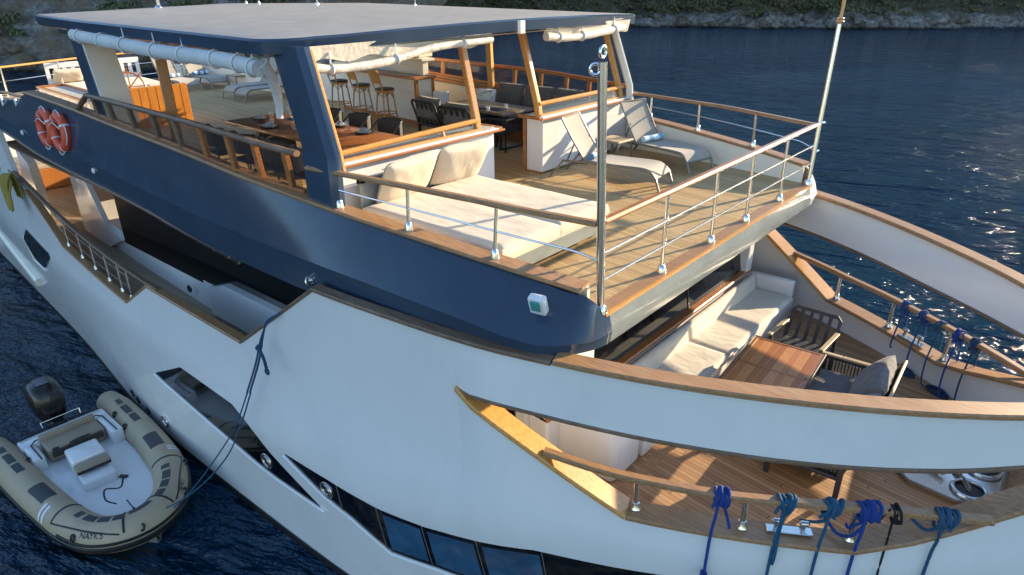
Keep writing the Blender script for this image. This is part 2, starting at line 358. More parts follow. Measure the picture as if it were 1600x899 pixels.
def leaf_clump(mb,c,r,n,sz,flat=.7):
    for _ in range(n):
        d=Vector((random.gauss(0,1),random.gauss(0,1),random.gauss(0,1))).normalized()*r*random.uniform(.45,1.05)
        p=Vector(c)+Vector((d.x,d.y,abs(d.z)*flat)); a=Vector((random.uniform(-1,1),random.uniform(-1,1),random.uniform(-1,1))).normalized(); b_=a.orthogonal().normalized()*sz*random.uniform(.6,1.3); a=a*sz*random.uniform(.6,1.3)
        mb.add([p-a,p-b_*.7,p+a,p+b_*.7],[(0,1,2,3)])
def foliage(name,c1,c2):
    m,n,b=nmat(name); P=coords(n); a=noi(n,P,1.2,4); a2=noi(n,P,.15,3)
    cc=mixc(n,ramp_f(n,a2,.4,.62),ramp(n,a,[(.3,c1),(.7,c2)]),ramp(n,a,[(.3,tuple(x*.8 for x in c2)),(.7,(.12,.095,.05))]))
    n.links.new(cc,b.inputs['Base Color']); b.inputs['Roughness'].default_value=.8; return m
MAT['scrub']=foliage('scrub_leaves',(.05,.068,.028),(.16,.17,.075))
MAT['scrub2']=foliage('tree_leaves',(.02,.04,.014),(.055,.085,.028))
MAT['bark']=wood('bark',((.06,.045,.035),(.12,.09,.07),(.2,.16,.12)),rough=.9,coat=0)
def mk_scrub():
    mb=MB(); cnt=0
    while cnt<2300:
        i=random.randrange(3*26,18*26); k=random.randrange(7,19)
        if k>=len(TT)-1: continue
        p=Vector(ROWS[i][k]); 
        if p.z<ZW+1.5+random.uniform(-.7,1.8): continue
        if p.y<66 and (p.z<ZW+2.6 or noise.noise(p*.16)<-.02): continue
        q=Vector(ROWS[i][k+1]); p=p.lerp(q,random.random()); r=random.uniform(.5,1.5)*(1 if p.x<-60 and p.y<60 else 1.25)
        leaf_clump(mb,p,r,int(34*r)+14,.22*(.7+.3*r)); cnt+=1
    o=mb.build('scrub',MAT['scrub'],smooth=0); tag(o,'olive green scrub growing over the rocky hillside','scrub',kind='stuff')
mk_scrub()
def tree(i,k,h,label,lean=0):
    p=Vector(ROWS[i][k]); t=empty('hillside_tree',p,0,label,'tree','trees on the far hillside')
    mb=MB(); mb.tube(spline([(0,0,-.5),(lean*.3,.1,h*.35),(lean*.8,0,h*.7),(lean,.1,h)],4),.16,7,scale=frange(1.2,.35,13)); 
    for a in range(5):
        an=a*1.3; z=h*(.5+.09*a); mb.tube([(lean*z/h,0,z),(lean*z/h+math.cos(an)*h*.22,math.sin(an)*h*.22,z+h*.12)],.06,5)
    mb.build('trunk',MAT['bark'],t)
    mb=MB()
    for a in range(16):
        an=random.uniform(0,6.28); rr_=random.uniform(0,h*.27); z=h*random.uniform(.5,1.0)
        leaf_clump(mb,(lean*z/h+math.cos(an)*rr_,math.sin(an)*rr_,z),h*random.uniform(.09,.16),55,.2,1)
    mb.build('crown',MAT['scrub2'],t,smooth=0); return t
tree(14*26+10,9,6,'dark green tree on the far shore nearest the roof corner')
tree(15*26+3,10,5,'small bushy tree on the far shore behind the tall corner post')
tree(15*26+20,10,6.5,'broad tree on the far shore right of the tall corner post')
tree(16*26+12,8,5.5,'slim leaning tree with bare pale trunk at the right end of the far shore',1.2)
# ---------------------------------------------------------------- yacht
YA=empty('yacht',(0,0,0),0,'large white and navy motor yacht with teak decks and hard top roof, filling the frame','yacht')
YD=smooth_tab([(-29,3.2),(-27,3.4),(-24,3.7),(-20,4.0),(-17,4.14),(-13,4.24),(-9,4.25),(-6.6,4.2),(-5,4.06),(-4.2,3.94),(-3.41,3.71),(-2.67,3.43),(-1.84,3.02),(-.91,2.45),(-.3,2.0),(.19,1.57),(.7,1.08),(1.2,.58),(1.6,.18),(1.75,.02)])
YW=smooth_tab([(-29,2.95),(-19,3.6),(-12.5,4.13),(-7.25,4.0),(-4,3.2),(-1.5,2.0),(0,1.05),(1.0,.3),(1.75,.02)])
KZ=smooth_tab([(-29,-2.6),(-15,-2.72),(-12,-2.82),(-10.2,-2.9),(-7.75,-3.12),(-6,-3.0),(-4.35,-2.6),(-2.9,-2.35),(0,-2.3),(1.75,-2.2)])
def Yh(x,z):
    yd=itp(x,YD); k=itp(x,KZ)
    if z>=k:
        t=(z-k)/max(.1,-.3-k); return yd-.10*math.sin(math.pi*min(1,max(0,t)))*(.3 if x>-4.5 else 1)*(1 if x>-3 else 1)
    t=(k-z)/(k+5.5); return yd+(itp(x,YW)-yd)*min(1.15,t)**1.15
TOPA=[(-29,-1.5),(-19.2,-1.0),(-18.6,-1.13),(-16.36,-2.1),(-13.06,-2.4),(-12.0,-1.78),(-8.81,-1.79),(-6.57,-.27),(-4.5,-.28)]
SILL=[(-4.5,-.96),(-3.78,-1.37),(-2.68,-2.0),(-1.62,-2.04),(-.78,-2.07),(-.38,-1.93),(.03,-1.73),(.43,-1.53),(1.1,-1.22),(1.75,-1.05)]
BAND=smooth_tab([(-4.5,-.92),(-3.81,-.93),(-2.96,-.96),(-2.13,-1.0),(-1.21,-1.05),(-.63,-1.06),(-.15,-1.06),(.32,-1.04),(1.1,-1.0),(1.75,-.97)])
CAPT=smooth_tab([(-6.6,-.265),(-4.5,-.28),(-3.41,-.31),(-2.67,-.34),(-1.84,-.38),(-.91,-.43),(-.36,-.46),(.19,-.50),(1.75,-.6)])
def xs_of(a,b,step,extra=()):
    n=max(2,int(abs(b-a)/step)+1); X=set(round(x,4) for x in frange(a,b,n))|set(round(e,4) for e in extra if a<=e<=b); return sorted(X)
for s in (-1,1):
    mb=MB()
    def col(x,z0,z1,n,s=s):
        k=itp(x,KZ); zs=[]
        if z0<k<z1: zs=frange(z0,k,n)+frange(k,z1,max(3,n//2))[1:]
        else: zs=frange(z0,z1,n+max(3,n//2)-1)
        return [(x,s*Yh(x,z),z) for z in zs]
    inn=(0,-s*.11,0)
    rowsA=[col(x,-6.6,itp(x,TOPA),13) for x in xs_of(-29,-4.5,.5,[t[0] for t in TOPA])]
    mb.solid(rowsA,inn)
    rowsB=[col(x,-6.6,itp(x,SILL),13) for x in xs_of(-4.5,1.75,.25,[t[0] for t in SILL])]
    mb.solid(rowsB,inn)
    rowsC=[[(x,s*Yh(x,z),z) for z in frange(itp(x,BAND),itp(x,CAPT),5)] for x in xs_of(-4.5,1.75,.2)]
    mb.solid(rowsC,inn)
    if s<0: mb.add([(-29,y,z) for y,z in ((-3.2,-6.6),(3.2,-6.6),(3.2,-1.5),(-3.2,-1.5))],[(0,1,2,3)])
    tag(mb.build('hull_side',MAT['white'],YA,smooth=25),'white starboard hull side with long dark window strips' if s<0 else 'white port hull side seen from inside at the bow')
    # wooden trims following the hull openings
    def line(tab,a,b,dy,dz,step=.25,s=s): return [(x,s*(Yh(x,itp(x,tab))-dy),itp(x,tab)+dz) for x in xs_of(a,b,step,[t[0] for t in tab if len(tab)<40])]
    mb=MB(); mb.bar(line(CAPT,-3.40,1.75,.07,.025),.23,.06); tag(mb.build('cap_rail',MAT['cap'],YA))
    mb=MB(); mb.bar(line(CAPT,-6.57,-3.40,.02,.02),.16,.05); tag(mb.build('rubbing_strake',MAT['capdark'],YA))
    mb=MB(); mb.bar(line(BAND,-4.5,1.6,.055,-.02),.14,.045); tag(mb.build('lower_trim',MAT['capdark'],YA))
    mb=MB(); mb.bar(line(SILL,-4.52,-2.68,.10,.03),.30,.06); mb.build('sill_cap',MAT['honey'],YA)
    mb=MB(); mb.bar(line(SILL,-2.68,1.6,.10,.03),.30,.06); mb.build('sill_cap',MAT['cap'],YA)
    mb=MB(); mb.bar(line(TOPA,-8.81,-6.57,.06,.02,.3),.17,.045); mb.build('sloping_trim',MAT['capdark'],YA)
    mb=MB(); mb.bar(line(TOPA,-12.0,-8.81,.05,.02,.5),.16,.05); mb.build('side_deck_cap',MAT['cap'],YA)
    mb=MB(); mb.bar(line(TOPA,-13.06,-12.0,.06,.02,.5),.15,.045); mb.bar(line(TOPA,-18.4,-13.06,.06,.02,.5),.16,.045); mb.build('toe_rail',MAT['cap'],YA)
    # bow handrail
    rp=spline([(-3.51,s*3.66,-1.44),(-2.91,s*3.47,-1.49),(-2.42,s*3.26,-1.52),(-1.72,s*2.92,-1.54),(-.73,s*2.29,-1.55),(-.24,s*1.96,-1.57),(.22,s*1.64,-1.60)],5)
    hr=empty('bow_handrail'); hr.parent=YA
    mb=MB(); mb.bar(rp,.11,.07); mb.build('wooden_rail',MAT['cap'],hr)
    for x in (-2.6,-1.66,-.79):
        y=Yh(x,-2)-.10; z=itp(x,SILL)+.06
        yt=[p for p in rp if p.x>=x][0].y*s
        mb=MB(); mb.tube([(x,s*y,z),(x,s*(yt),-1.56)],.027,12); mb.lathe([(.055,0),(.06,.02),(.045,.05),(.04,.09),(.03,.10)],(x,s*y,z),14); mb.build('stanchion',MAT['steel'],hr)
    # side deck handrail aft
    hr=empty('side_handrail'); hr.parent=YA
    hp=[(x,s*(Yh(x,-1.5)-.04),z) for x,z in ((-19.6,-.95),(-18.7,-.98),(-16.4,-1.36),(-14,-1.62),(-12.3,-1.72),(-11.6,-1.74))]
    mb=MB(); mb.bar(spline(hp,4),.10,.06); mb.build('wooden_rail',MAT['capdark'],hr)
    for x in (-16.3,-15.5,-14.8,-14.1,-13.5,-13.1):
        zt=itp(x,[(p[0],p[2]) for p in hp])-.03; zb=itp(x,TOPA)+.04; y=Yh(x,-2)-.09
        mb=MB(); mb.tube([(x,s*y,zb),(x,s*y,zt)],.018,8); mb.lathe([(.04,0),(.03,.05),(.02,.07)],(x,s*y,zb),8); mb.build('stanchion',MAT['steel'],hr)
    for k in (.35,.68):
        mb=MB(); mb.tube([(x,s*(Yh(x,-2)-.09),itp(x,TOPA)*(1-k)+k*itp(x,[(p[0],p[2]) for p in hp])) for x in frange(-16.8,-12.95,8)],.010,6); mb.build('guard_wire',MAT['steel'],hr)
# windows in the hull: tinted glass a little proud of a recessed white lip
def hull_poly(pts,name,off,label=None,th=.02,mat=None,parent=YA):
    mb=MB(); P=[Vector((x,-(Yh(x,z)+off),z)) for x,z in pts]; mb.prism(P,(0,th,0)); o=mb.build(name,mat or MAT['blackglass'],parent,smooth=0); 
    if label: o['label']=label
    return o
def hull_strip(up,lo,name,off,label=None,mat=None,parent=YA,n=22):
    a=max(up[0][0],lo[0][0]); b=min(up[-1][0],lo[-1][0]); rows=[]
    for x in sorted(set(frange(a,b,n)+[t[0] for t in up+lo if a<=t[0]<=b])):
        zu,zl=itp(x,up),itp(x,lo); zu=max(zu,zl+.002); rows.append([(x,-(Yh(x,z)+off),z) for z in frange(zl,zu,4)])
    mb=MB(); mb.solid(rows,(0,.03,0)); o=mb.build(name,mat or MAT['blackglass'],parent,smooth=30)
    if label: o['label']=label
    return o
W1u=[(-12.45,-3.68),(-11.1,-3.03),(-9.35,-3.04),(-9.0,-3.22),(-8.45,-3.56),(-7.32,-4.03)]; W1l=[(-12.45,-3.70),(-9.0,-4.05),(-8.45,-4.07),(-7.32,-4.045)]
W2u=[(-7.95,-3.34),(-7.0,-3.30),(-5.86,-3.28),(-5.12,-3.19),(-4.32,-3.02),(-3.6,-2.84),(-1.5,-2.7)]; W2l=[(-7.95,-3.36),(-7.08,-3.68),(-6.5,-3.80),(-5.86,-4.10),(-5.1,-3.98),(-3.5,-3.85),(-1.5,-3.7)]
hull_strip(W1u,W1l,'hull_window',.006,'long tinted hull window pointed at its forward end')
w2=hull_strip(W2u,W2l,'hull_window',.006,'tinted forward hull window strip with cabin panes')
hull_strip([(-19.66,-2.62),(-19.3,-2.34),(-17.62,-2.52),(-17.55,-2.60)],[(-19.66,-2.75),(-19.5,-3.17),(-18.75,-3.22),(-18.4,-3.10),(-17.55,-2.66)],'hull_window',.02,'small dark hull window with angled ends near the stern')
# white lips below the glass
for tab,a,b in ((W1l,-12.5,-7.2),(W2l,-8.0,-1.6)):
    mb=MB(); mb.bar([(x,-(Yh(x,itp(x,tab)-.03)+.012),itp(x,tab)-.035) for x in xs_of(a,b,.4,[t[0] for t in tab])],.045,.045,.3); mb.build('window_sill',MAT['white'],YA)
mb=MB(); mb.bar([(x,-(Yh(x,z)+.012),z) for x,z in ((-19.7,-2.6),(-19.56,-3.22),(-18.72,-3.28))],.05,.07,.3); mb.build('window_sill',MAT['white'],YA)
# blue panes and mullions of the forward strip
MAT['bluepane']=plain('blue_reflecting_pane',(.03,.09,.17),.05,coat=.6,var=.35,nsc=1.8)
for a,b in ((-5.83,-5.20),(-5.08,-4.38),(-4.26,-3.55)):
    up=[(x,itp(x,W2u)-.07) for x in frange(a,b,4)]; lo=[(x,itp(x,W2l)+.08) for x in frange(a,b,4)]
    o=hull_strip(up,lo,'window_pane',.014,'blue reflecting pane of the forward hull window',MAT['bluepane'],w2)
for x in (-7.05+.35,-5.92,-5.14,-4.32,-3.5):
    mb=MB(); zl,zu=itp(x,W2l),itp(x,W2u); mb.tube([(x-.02,-(Yh(x,z)+.008),z) for z in frange(zl,zu,4)],.008,5); mb.build('mullion',MAT['taupe'],w2)
for x,z in ((-8.62,-3.82),(-7.0,-3.52)):
    y=-(Yh(x,z)+.012); mb=MB(); mb.ring((x,y,z),.115,.022,24,8,Matrix.Rotation(R(90),4,'X')); mb.ring((x,y-.008,z),.075,.010,20,6,Matrix.Rotation(R(90),4,'X')); mb.build('porthole',MAT['steel'],YA)
# through-hull fittings
for x,z in ((-14.6,-5.05),(-14.3,-5.1),(-13.75,-5.12)):
    mb=MB(); y=-(Yh(x,z)); mb.lathe([(.05,0),(.05,.03),(.03,.05)],(0,0,0),10,Matrix.Translation((x,y,z))@Matrix.Rotation(R(90),4,'X')); mb.box((x+.05,y-.02,z-.06),(.03,.03,.10),ry=.4); mb.build('drain_fitting',MAT['charcoal'],YA)
mb=MB(); x,z=-12.75,-4.95; y=-Yh(x,z); mb.ring((x,y-.02,z),.11,.028,18,8,Matrix.Rotation(R(90),4,'X')); mb.box((x-.12,y-.03,z),(.05,.05,.20)); mb.build('hull_fitting',MAT['steel'],YA)
mb=MB(); mb.bar([(x,-(Yh(x,-5.42)+.012),-5.42) for x in frange(-29,0,30)],.03,.16); mb.build('boot_stripe',MAT['black'],YA)
mb=MB(); mb.bar([(x,-(Yh(x,-4.4)+.05),-4.3+(x+20.9)*-.12) for x in frange(-29,-20.9,9)],.22,.22); mb.build('stern_fender_strip',MAT['cream'],YA)
# decks
def deckrow(x,z,inset): y=Yh(x,z)-inset; return [(x,-y,z),(x,0,z),(x,y,z)]
mb=MB(); mb.solid([deckrow(x,-2.45,.10) for x in xs_of(-6.4,1.5,.25)],(0,0,-.08)); mb.build('fore_deck',MAT['foredeck'],YA,smooth=0)
mb=MB(); mb.solid([deckrow(x,-2.75,.10) for x in xs_of(-28.8,-6.4,.8)],(0,0,-.08)); mb.build('side_deck',MAT['sidedeck'],YA,smooth=0)
# margin plank along the sofa foot and hatch surround
mb=MB(); mb.b2(-3.20,-3.06,-2.75,3.2,-2.4495,-2.446); mb.build('margin_plank',MAT['cap'],YA)
# main cabin block below the sun deck
mb=MB(); mb.prism([(-19.6,-2.58,-2.75),(-15.4,-2.85,-2.75),(-12.4,-2.98,-2.75),(-10.7,-3.05,-2.75),(-4.3,-3.05,-2.75),(-4.3,3.05,-2.75),(-19.6,2.6,-2.75)],(0,0,.60)); mb.prism([(-12.0,-3.11,-2.7),(-12.0,-3.11,-2.16),(-11.3,-3.11,-1.92),(-6.3,-3.11,-1.92),(-6.3,-3.11,-2.7)],(0,.2,0)); mb.b2(-6.4,-4.35,-2.95,-2.55,-2.75,-.55); mb.b2(-6.4,-3.26,-2.66,-2.0,-2.446,-1.55,.10,4); mb.build('cabin_side_wall',MAT['white'],YA)
mb=MB(); mb.b2(-16.0,-4.5,-2.98,2.98,-2.22,-.45); mb.build('cabin_windows',MAT['blackglass'],YA,smooth=0)
mb=MB(); mb.prism([(-19.5,-2.72,-.9),(-18.7,-2.72,-.9),(-17.6,-2.8,-2.12),(-16.6,-2.85,-2.35),(-17.6,-2.8,-2.75),(-19.5,-2.7,-2.75)],(0,.12,0)); mb.build('slanted_pillar',MAT['white'],YA,smooth=0)
mb=MB(); mb.tube([(-10.6,-3.55,-.62),(-6.3,-3.55,-.66)],.10,12); mb.build('side_blind_roll',MAT['navy'],YA)
mb=MB(); mb.ring((-12.9,-3.07,-2.45),.06,.02,16,6,Matrix.Rotation(R(90),4,'X')); mb.build('shore_power_socket',MAT['black'],YA)
# aft cockpit furniture seen under the deck edge
mb=MB(); mb.b2(-26.5,-24.6,-2.4,2.4,-2.74,-2.1,.03); mb.build('aft_bench',MAT['varnish'],YA)
mb=MB(); mb.b2(-26.5,-24.6,-2.4,2.4,-2.1,-1.95,.04,2); mb.build('aft_bench_cushion',MAT['linen'],YA)
mb=MB(); mb.prism([(-21.5,-3.2,-.75),(-21.7,-3.2,-1.92),(-21.6,-3.2,-2.75),(-21.0,-3.2,-2.75),(-20.7,-3.2,-1.9),(-20.8,-3.2,-1.1)],(0,.2,0)); mb.build('stair_wing',MAT['white'],YA,smooth=0)
mb=MB(); mb.prism([(-20.3,-3.9,.1),(-19.65,-3.9,.1),(-19.55,-3.9,-.3),(-19.2,-3.9,-1.4),(-20.3,-3.9,-1.7)],(0,.12,0)); mb.build('stern_wing',MAT['white'],YA,smooth=0)
# cabin front: glass, sill, corner posts
mb=MB(); mb.prism([(-4.15,-2.9,-1.74),(-4.36,-2.9,-.5),(-4.42,-2.9,-.5),(-4.25,-2.9,-1.74)],(0,5.8,0)); mb.build('front_window',MAT['blackglass'],YA,smooth=0)
mb=MB()
for y in (.9,): mb.bar([(-4.15,y,-1.72),(-4.36,y,-.5)],.04,.02)
mb.build('window_mullion',MAT['black'],YA)
mb=MB(); mb.b2(-4.17,-4.04,-2.9,3.1,-1.76,-1.70,.012); mb.build('window_sill',MAT['varnish'],YA)
mb=MB(); mb.b2(-4.35,-4.05,-2.9,-1.92,-2.45,-.47,.03); mb.b2(-4.4,-4.05,2.9,3.12,-2.45,-.40,.02); mb.b2(-4.35,-4.08,-2.35,2.9,-2.45,-1.77); mb.build('front_wall',MAT['white'],YA)
# sun deck
CAPY=smooth_tab([(-26.5,3.3),(-22,3.62),(-18,3.78),(-14.6,3.82),(-12.6,3.82),(-10.3,3.78),(-8.4,3.74),(-6.6,3.66),(-5.55,3.53),(-4.44,3.36),(-3.4,3.15)])
CAPZ=smooth_tab([(-26.5,.5),(-17.2,.95),(-16.7,1.12),(-14.6,1.07),(-12.6,.97),(-10.3,.84),(-8.4,.70),(-6.6,.59),(-5.55,.505),(-4.44,.40),(-3.4,.285)])
mb=MB(); rows=[]
for x in xs_of(-26.6,-3.3,.5): y=itp(x,CAPY)-.06; rows.append([(x,-y,0),(x,0,0),(x,y,0)])
mb.solid(rows,(0,0,-.12)); mb.build('sun_deck',MAT['sundeck'],YA,smooth=0)
mb=MB(); mb.add([(-3.42,-3.0,.004),(-3.262,-3.02,.004),(-3.262,3.02,.004),(-3.42,3.0,.004)],[(0,1,2,3)]); mb.build('deck_edge_plank',MAT['cap'],YA,smooth=0)
mb=MB(); mb.b2(-3.265,-3.235,-3.02,3.02,-.03,.006); mb.build('deck_edge_strip',MAT['honey'],YA)
# soffit
mb=MB(); rows=[]
for x in xs_of(-20,-3.5,.8): y=min(itp(x,CAPY)+.05,3.9); rows.append([(x,-y,-.38),(x,0,-.38),(x,y,-.38)])
mb.solid(rows,(0,0,.05)); mb.build('soffit',MAT['capdark'],YA,smooth=0)
KN=smooth_tab([(-26.5,.30),(-18,.42),(-16,.33),(-12.5,.14),(-8.6,-.01),(-6.6,-.01),(-4.9,-.04),(-3.9,-.12)])
BZ=smooth_tab([(-26.5,.15),(-21,.16),(-18.6,.06),(-16.7,-.12),(-12.4,-.29),(-8.9,-.53),(-7.1,-.53),(-6.6,-.48),(-5.5,-.40),(-4.5,-.33),(-3.9,-.30)])
for s in (-1,1):
    rows=[]
    for x in xs_of(-26.5,-3.9,.5,(-16.7,-17.2)):
        yc=itp(x,CAPY); kb=itp(x,[(-26.5,3.7),(-20,3.98),(-16,4.06),(-6.6,4.06),(-4.9,3.98),(-3.9,3.86)]); bb=itp(x,[(-26.5,3.6),(-20,3.9),(-16,3.96),(-7,3.96),(-5,3.94),(-3.9,3.80)])
        k=itp(x,KN); t=(x,s*(yc+.09),itp(x,CAPZ)-.03); m_=(x,s*kb,k); b_=(x,s*bb,itp(x,BZ))
        tm=tuple((t[i]+m_[i])/2+(0,s*.02,0)[i] for i in range(3)); rows.append([t,tm,m_,b_])
    ctl=[[Vector(q) for q in rows[-1]],
            [Vector(q) for q in ((-3.60,s*3.31,.265),(-3.57,s*3.50,.06),(-3.55,s*3.73,-.16),(-3.55,s*3.70,-.30))],
            [Vector(q) for q in ((-3.42,s*3.25,.235),(-3.37,s*3.38,.05),(-3.34,s*3.52,-.17),(-3.37,s*3.50,-.31))],
            [Vector(q) for q in ((-3.31,s*3.17,.14),(-3.26,s*3.25,.0),(-3.22,s*3.31,-.19),(-3.27,s*3.29,-.32))],
            [Vector(q) for q in ((-3.262,s*3.08,.04),(-3.225,s*3.12,-.08),(-3.20,s*3.14,-.20),(-3.225,s*3.13,-.33))],
            [Vector(q) for q in ((-3.25,s*3.0,.0),(-3.22,s*3.0,-.12),(-3.20,s*3.0,-.22),(-3.22,s*3.0,-.34))]]
    cols=[spline([c_[k] for c_ in ctl],6)[1:] for k in range(4)]
    rows+=[[tuple(cols[k][i]) for k in range(4)] for i in range(len(cols[0]))]
    mb=MB(); mb.solid(rows,(0,-s*.05,0)); o=mb.build('side_fascia',MAT['navy'] if s<0 else MAT['white'],YA,smooth=20)
    # inner bulwark
    mb=MB(); mb.solid([[(x,s*(itp(x,CAPY)-.10),0),(x,s*(itp(x,CAPY)-.10),itp(x,CAPZ)-.02)] for x in xs_of(-26.3,-3.42,.5)],(0,s*.05,0)); mb.build('inner_bulwark',MAT['cream'] if True else None,YA)
    mb=MB(); mb.bar([(x,s*itp(x,CAPY),itp(x,CAPZ)) for x in xs_of(-16.7,-3.42,.35)],.25,.05,.3); mb.build('bulwark_cap',MAT['cap'],YA)
    mb=MB(); mb.bar([(x,s*(itp(x,CAPY)+.14),itp(x,BZ)-.02) for x in xs_of(-20,-6.7,.6)],.07,.05,.3); mb.build('fascia_bottom_trim',MAT['capdark'],YA)
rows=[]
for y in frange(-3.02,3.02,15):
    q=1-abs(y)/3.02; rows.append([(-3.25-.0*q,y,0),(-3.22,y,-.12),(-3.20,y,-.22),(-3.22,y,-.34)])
mb=MB(); mb.solid(rows,(-.05,0,0)); mb.build('front_fascia',MAT['greygreen'],YA,smooth=28)  # grey colour paints in the bright reflection on the navy front edge
# sun deck railing
TR=smooth_tab([(-7.1,1.07),(-5,1.04),(-4.1,1.0),(-3.31,.97)])
for s in (-1,1):
    hr=empty('sun_deck_railing'); hr.parent=YA; hr['label']='wood topped steel railing on the %s edge of the sun deck'%('starboard' if s<0 else 'port')
    def Yr(x): return itp(x,[(-7.1,3.74),(-6.5,3.65),(-5.99,3.57),(-5,3.43),(-4.1,3.25),(-3.31,3.06)])
    mb=MB(); mb.bar([(x,s*Yr(x),itp(x,TR)-.03) for x in frange(-7.08,-3.36,12)],.10,.055,.4); mb.build('wooden_rail',MAT['cap'],hr)
    mb=MB(); pts=[(x,s*(itp(x,CAPY)*.5+Yr(x)*.5),(itp(x,TR)+itp(x,CAPZ))/2) for x in frange(-6.62,-3.6,8)]+[(-3.42,s*3.10,.60),(-3.32,s*3.05,.55)]
    mb.tube(spline(pts,3),.012,8); mb.build('middle_wire',MAT['steel'],hr)
    for x in (-6.62,-5.55,-4.42):
        mb=MB(); z=itp(x,CAPZ)+.02; mb.tube([(x,s*itp(x,CAPY),z),(x,s*Yr(x),itp(x,TR)-.05)],.021,10); mb.lathe([(.05,0),(.045,.05),(.032,.09),(.022,.10)],(x,s*itp(x,CAPY),z),12); mb.build('stanchion',MAT['steel'],hr)
hr=empty('sun_deck_railing'); hr.parent=YA; hr['label']='front railing of the sun deck with two steel bars'
mb=MB(); mb.bar([(-3.33,-3.02,.955),(-3.33,3.06,.955)],.10,.055,.4); mb.build('wooden_rail',MAT['varnish'],hr)
for z in (.34,.63):
    mb=MB(); mb.tube([(-3.32,-3.05,z),(-3.32,3.10,z)],.012,8); mb.build('guard_bar',MAT['steel'],hr)
for y in (-1.72,-.46,.63,1.87):
    mb=MB(); mb.tube([(-3.34,y,0),(-3.34,y,.93)],.022,12); mb.lathe([(.055,.004),(.05,.05),(.034,.09),(.022,.10)],(-3.34,y,0),14); mb.build('stanchion',MAT['steel'],hr)
t=empty('flag_post'); t.parent=YA; t['label']='thick steel post with two ring eyes at the starboard front corner of the sun deck'
mb=MB(); mb.tube([(-3.31,-3.02,.0),(-3.31,-3.17,2.42)],.042,18); mb.lathe([(.075,0),(.07,.05),(.05,.09)],(-3.31,-3.02,0),18); mb.build('pole',MAT['steel'],t)
mb=MB(); mb.ring((-3.31,-3.17,2.50),.045,.014,18,8,Matrix.Rotation(R(60),4,'X')@Matrix.Rotation(R(90),4,'Z')@Matrix.Rotation(R(90),4,'X')); mb.ring((-3.35,-3.215,2.36),.045,.014,18,8,Matrix.Rotation(R(90),4,'X')@Matrix.Rotation(R(30),4,'Y')); mb.build('ring_eye',MAT['steel'],t)
t=empty('flag_post'); t.parent=YA; t['label']='tall slim steel post topped with a taped rope at the port front corner'
mb=MB(); mb.tube([(-3.31,3.04,0),(-3.31,3.22,2.42)],.036,16); mb.lathe([(.07,0),(.065,.05),(.045,.09)],(-3.31,3.04,0),16); mb.tube([(-3.31,3.08,.52),(-3.28,3.18,.53)],.02,8); mb.tube([(-3.31,3.10,.97),(-3.27,3.21,.97)],.025,8); mb.build('pole',MAT['steel'],t)
mb=MB(); mb.tube([(-3.31,3.22,2.42),(-3.31,3.26,2.62),(-3.31,3.27,2.82)],.03,8,scale=[1,.8,1.1]); mb.ring((-3.31,3.23,2.46),.045,.014,14,6); mb.ring((-3.31,3.23,2.50),.04,.014,14,6); mb.build('tip_wrap',MAT['honey'],t)
# navigation light
mb=MB(); mb.box((-3.60,-3.66,.24),(.17,.09,.20),rz=.18,rx=.35,bev=.015,seg=2); nl=mb.build('navigation_light',MAT['white'],YA)
mb=MB(); mb.box((-3.595,-3.705,.245),(.10,.05,.12),rz=.18,rx=.35,bev=.012,seg=2); mb.build('green_lens',plain('green_lens',(.06,.28,.25),.2,coat=.5),nl)
for x,z in ((-6.9,-.3),):
    mb=MB(); mb.ring((x,-4.03,z),.055,.016,16,6,Matrix.Rotation(R(70),4,'Y')); mb.lathe([(.05,0),(.05,.02),(.03,.05)],(0,0,0),10,Matrix.Translation((x-.02,-4.0,z))@Matrix.Rotation(R(90),4,'X')); mb.build('lifting_eye',MAT['steel'],YA)
for x,z in ((-13.4,.06),(-17.0,.30)):
    mb=MB(); mb.lathe([(.055,0),(.05,.02),(.02,.035)],(0,0,0),10,Matrix.Translation((x,-4.04,z))@Matrix.Rotation(R(90),4,'X')); mb.build('vent_shell',MAT['white'],YA)
# ---- windscreen walls with passage
for a,b in ((-3.50,-.35),(.92,3.52)):
    pass
def wall(y0,y1,name):
    mb=MB(); mb.b2(-7.45,-7.10,y0,y1,.03,.95,.01); w=mb.build('screen_wall',MAT['white'],YA); w['label']=name
    mb=MB(); mb.b2(-7.44,-7.16,y0+.02,y1-.02,.0,.03); mb.build('plinth',MAT['varnish'],w)
    return w
wall(-3.5,-.35,'white windscreen wall behind the large daybed'); wall(.88,3.55,'white windscreen wall behind the two front loungers')
mb=MB(); mb.b2(-7.50,-7.05,-3.52,-.28,.95,.985,.008); mb.b2(-7.50,-7.05,.82,3.56,.95,.985,.008); mb.build('screen_wall_cap',MAT['white'],YA)
mb=MB(); mb.b2(-7.54,-7.06,-.28,-.19,.945,.99,.008); mb.b2(-7.54,-7.06,.74,.82,.945,.99,.008); mb.b2(-7.05,-7.0,-3.5,-.19,.935,.965,.008); mb.b2(-7.05,-7.0,.74,3.5,.935,.965,.008); mb.b2(-7.50,-7.455,.84,.88,0,.94); mb.build('screen_wall_edge',MAT['varnish'],YA)
ws=empty('windscreen'); ws.parent=YA
def X_(z): return -7.18-(z-1.0)*.28    # raked plane
for y0,y1,za,zb in ((-3.56,-.62,1.08,1.13),(.88,3.5,1.18,1.17)):
    mb=MB(); mb.bar([(X_(1.12)+.02,y0,za),(X_(1.12)+.02,y1,zb)],.09,.07,.35); mb.build('wooden_rail',MAT['honey'],ws); mb=MB(); mb.bar([(-7.16,y0,1.0),(-7.16,y1,1.0)],.06,.03); mb.build('bottom_rail',MAT['honey'],ws)
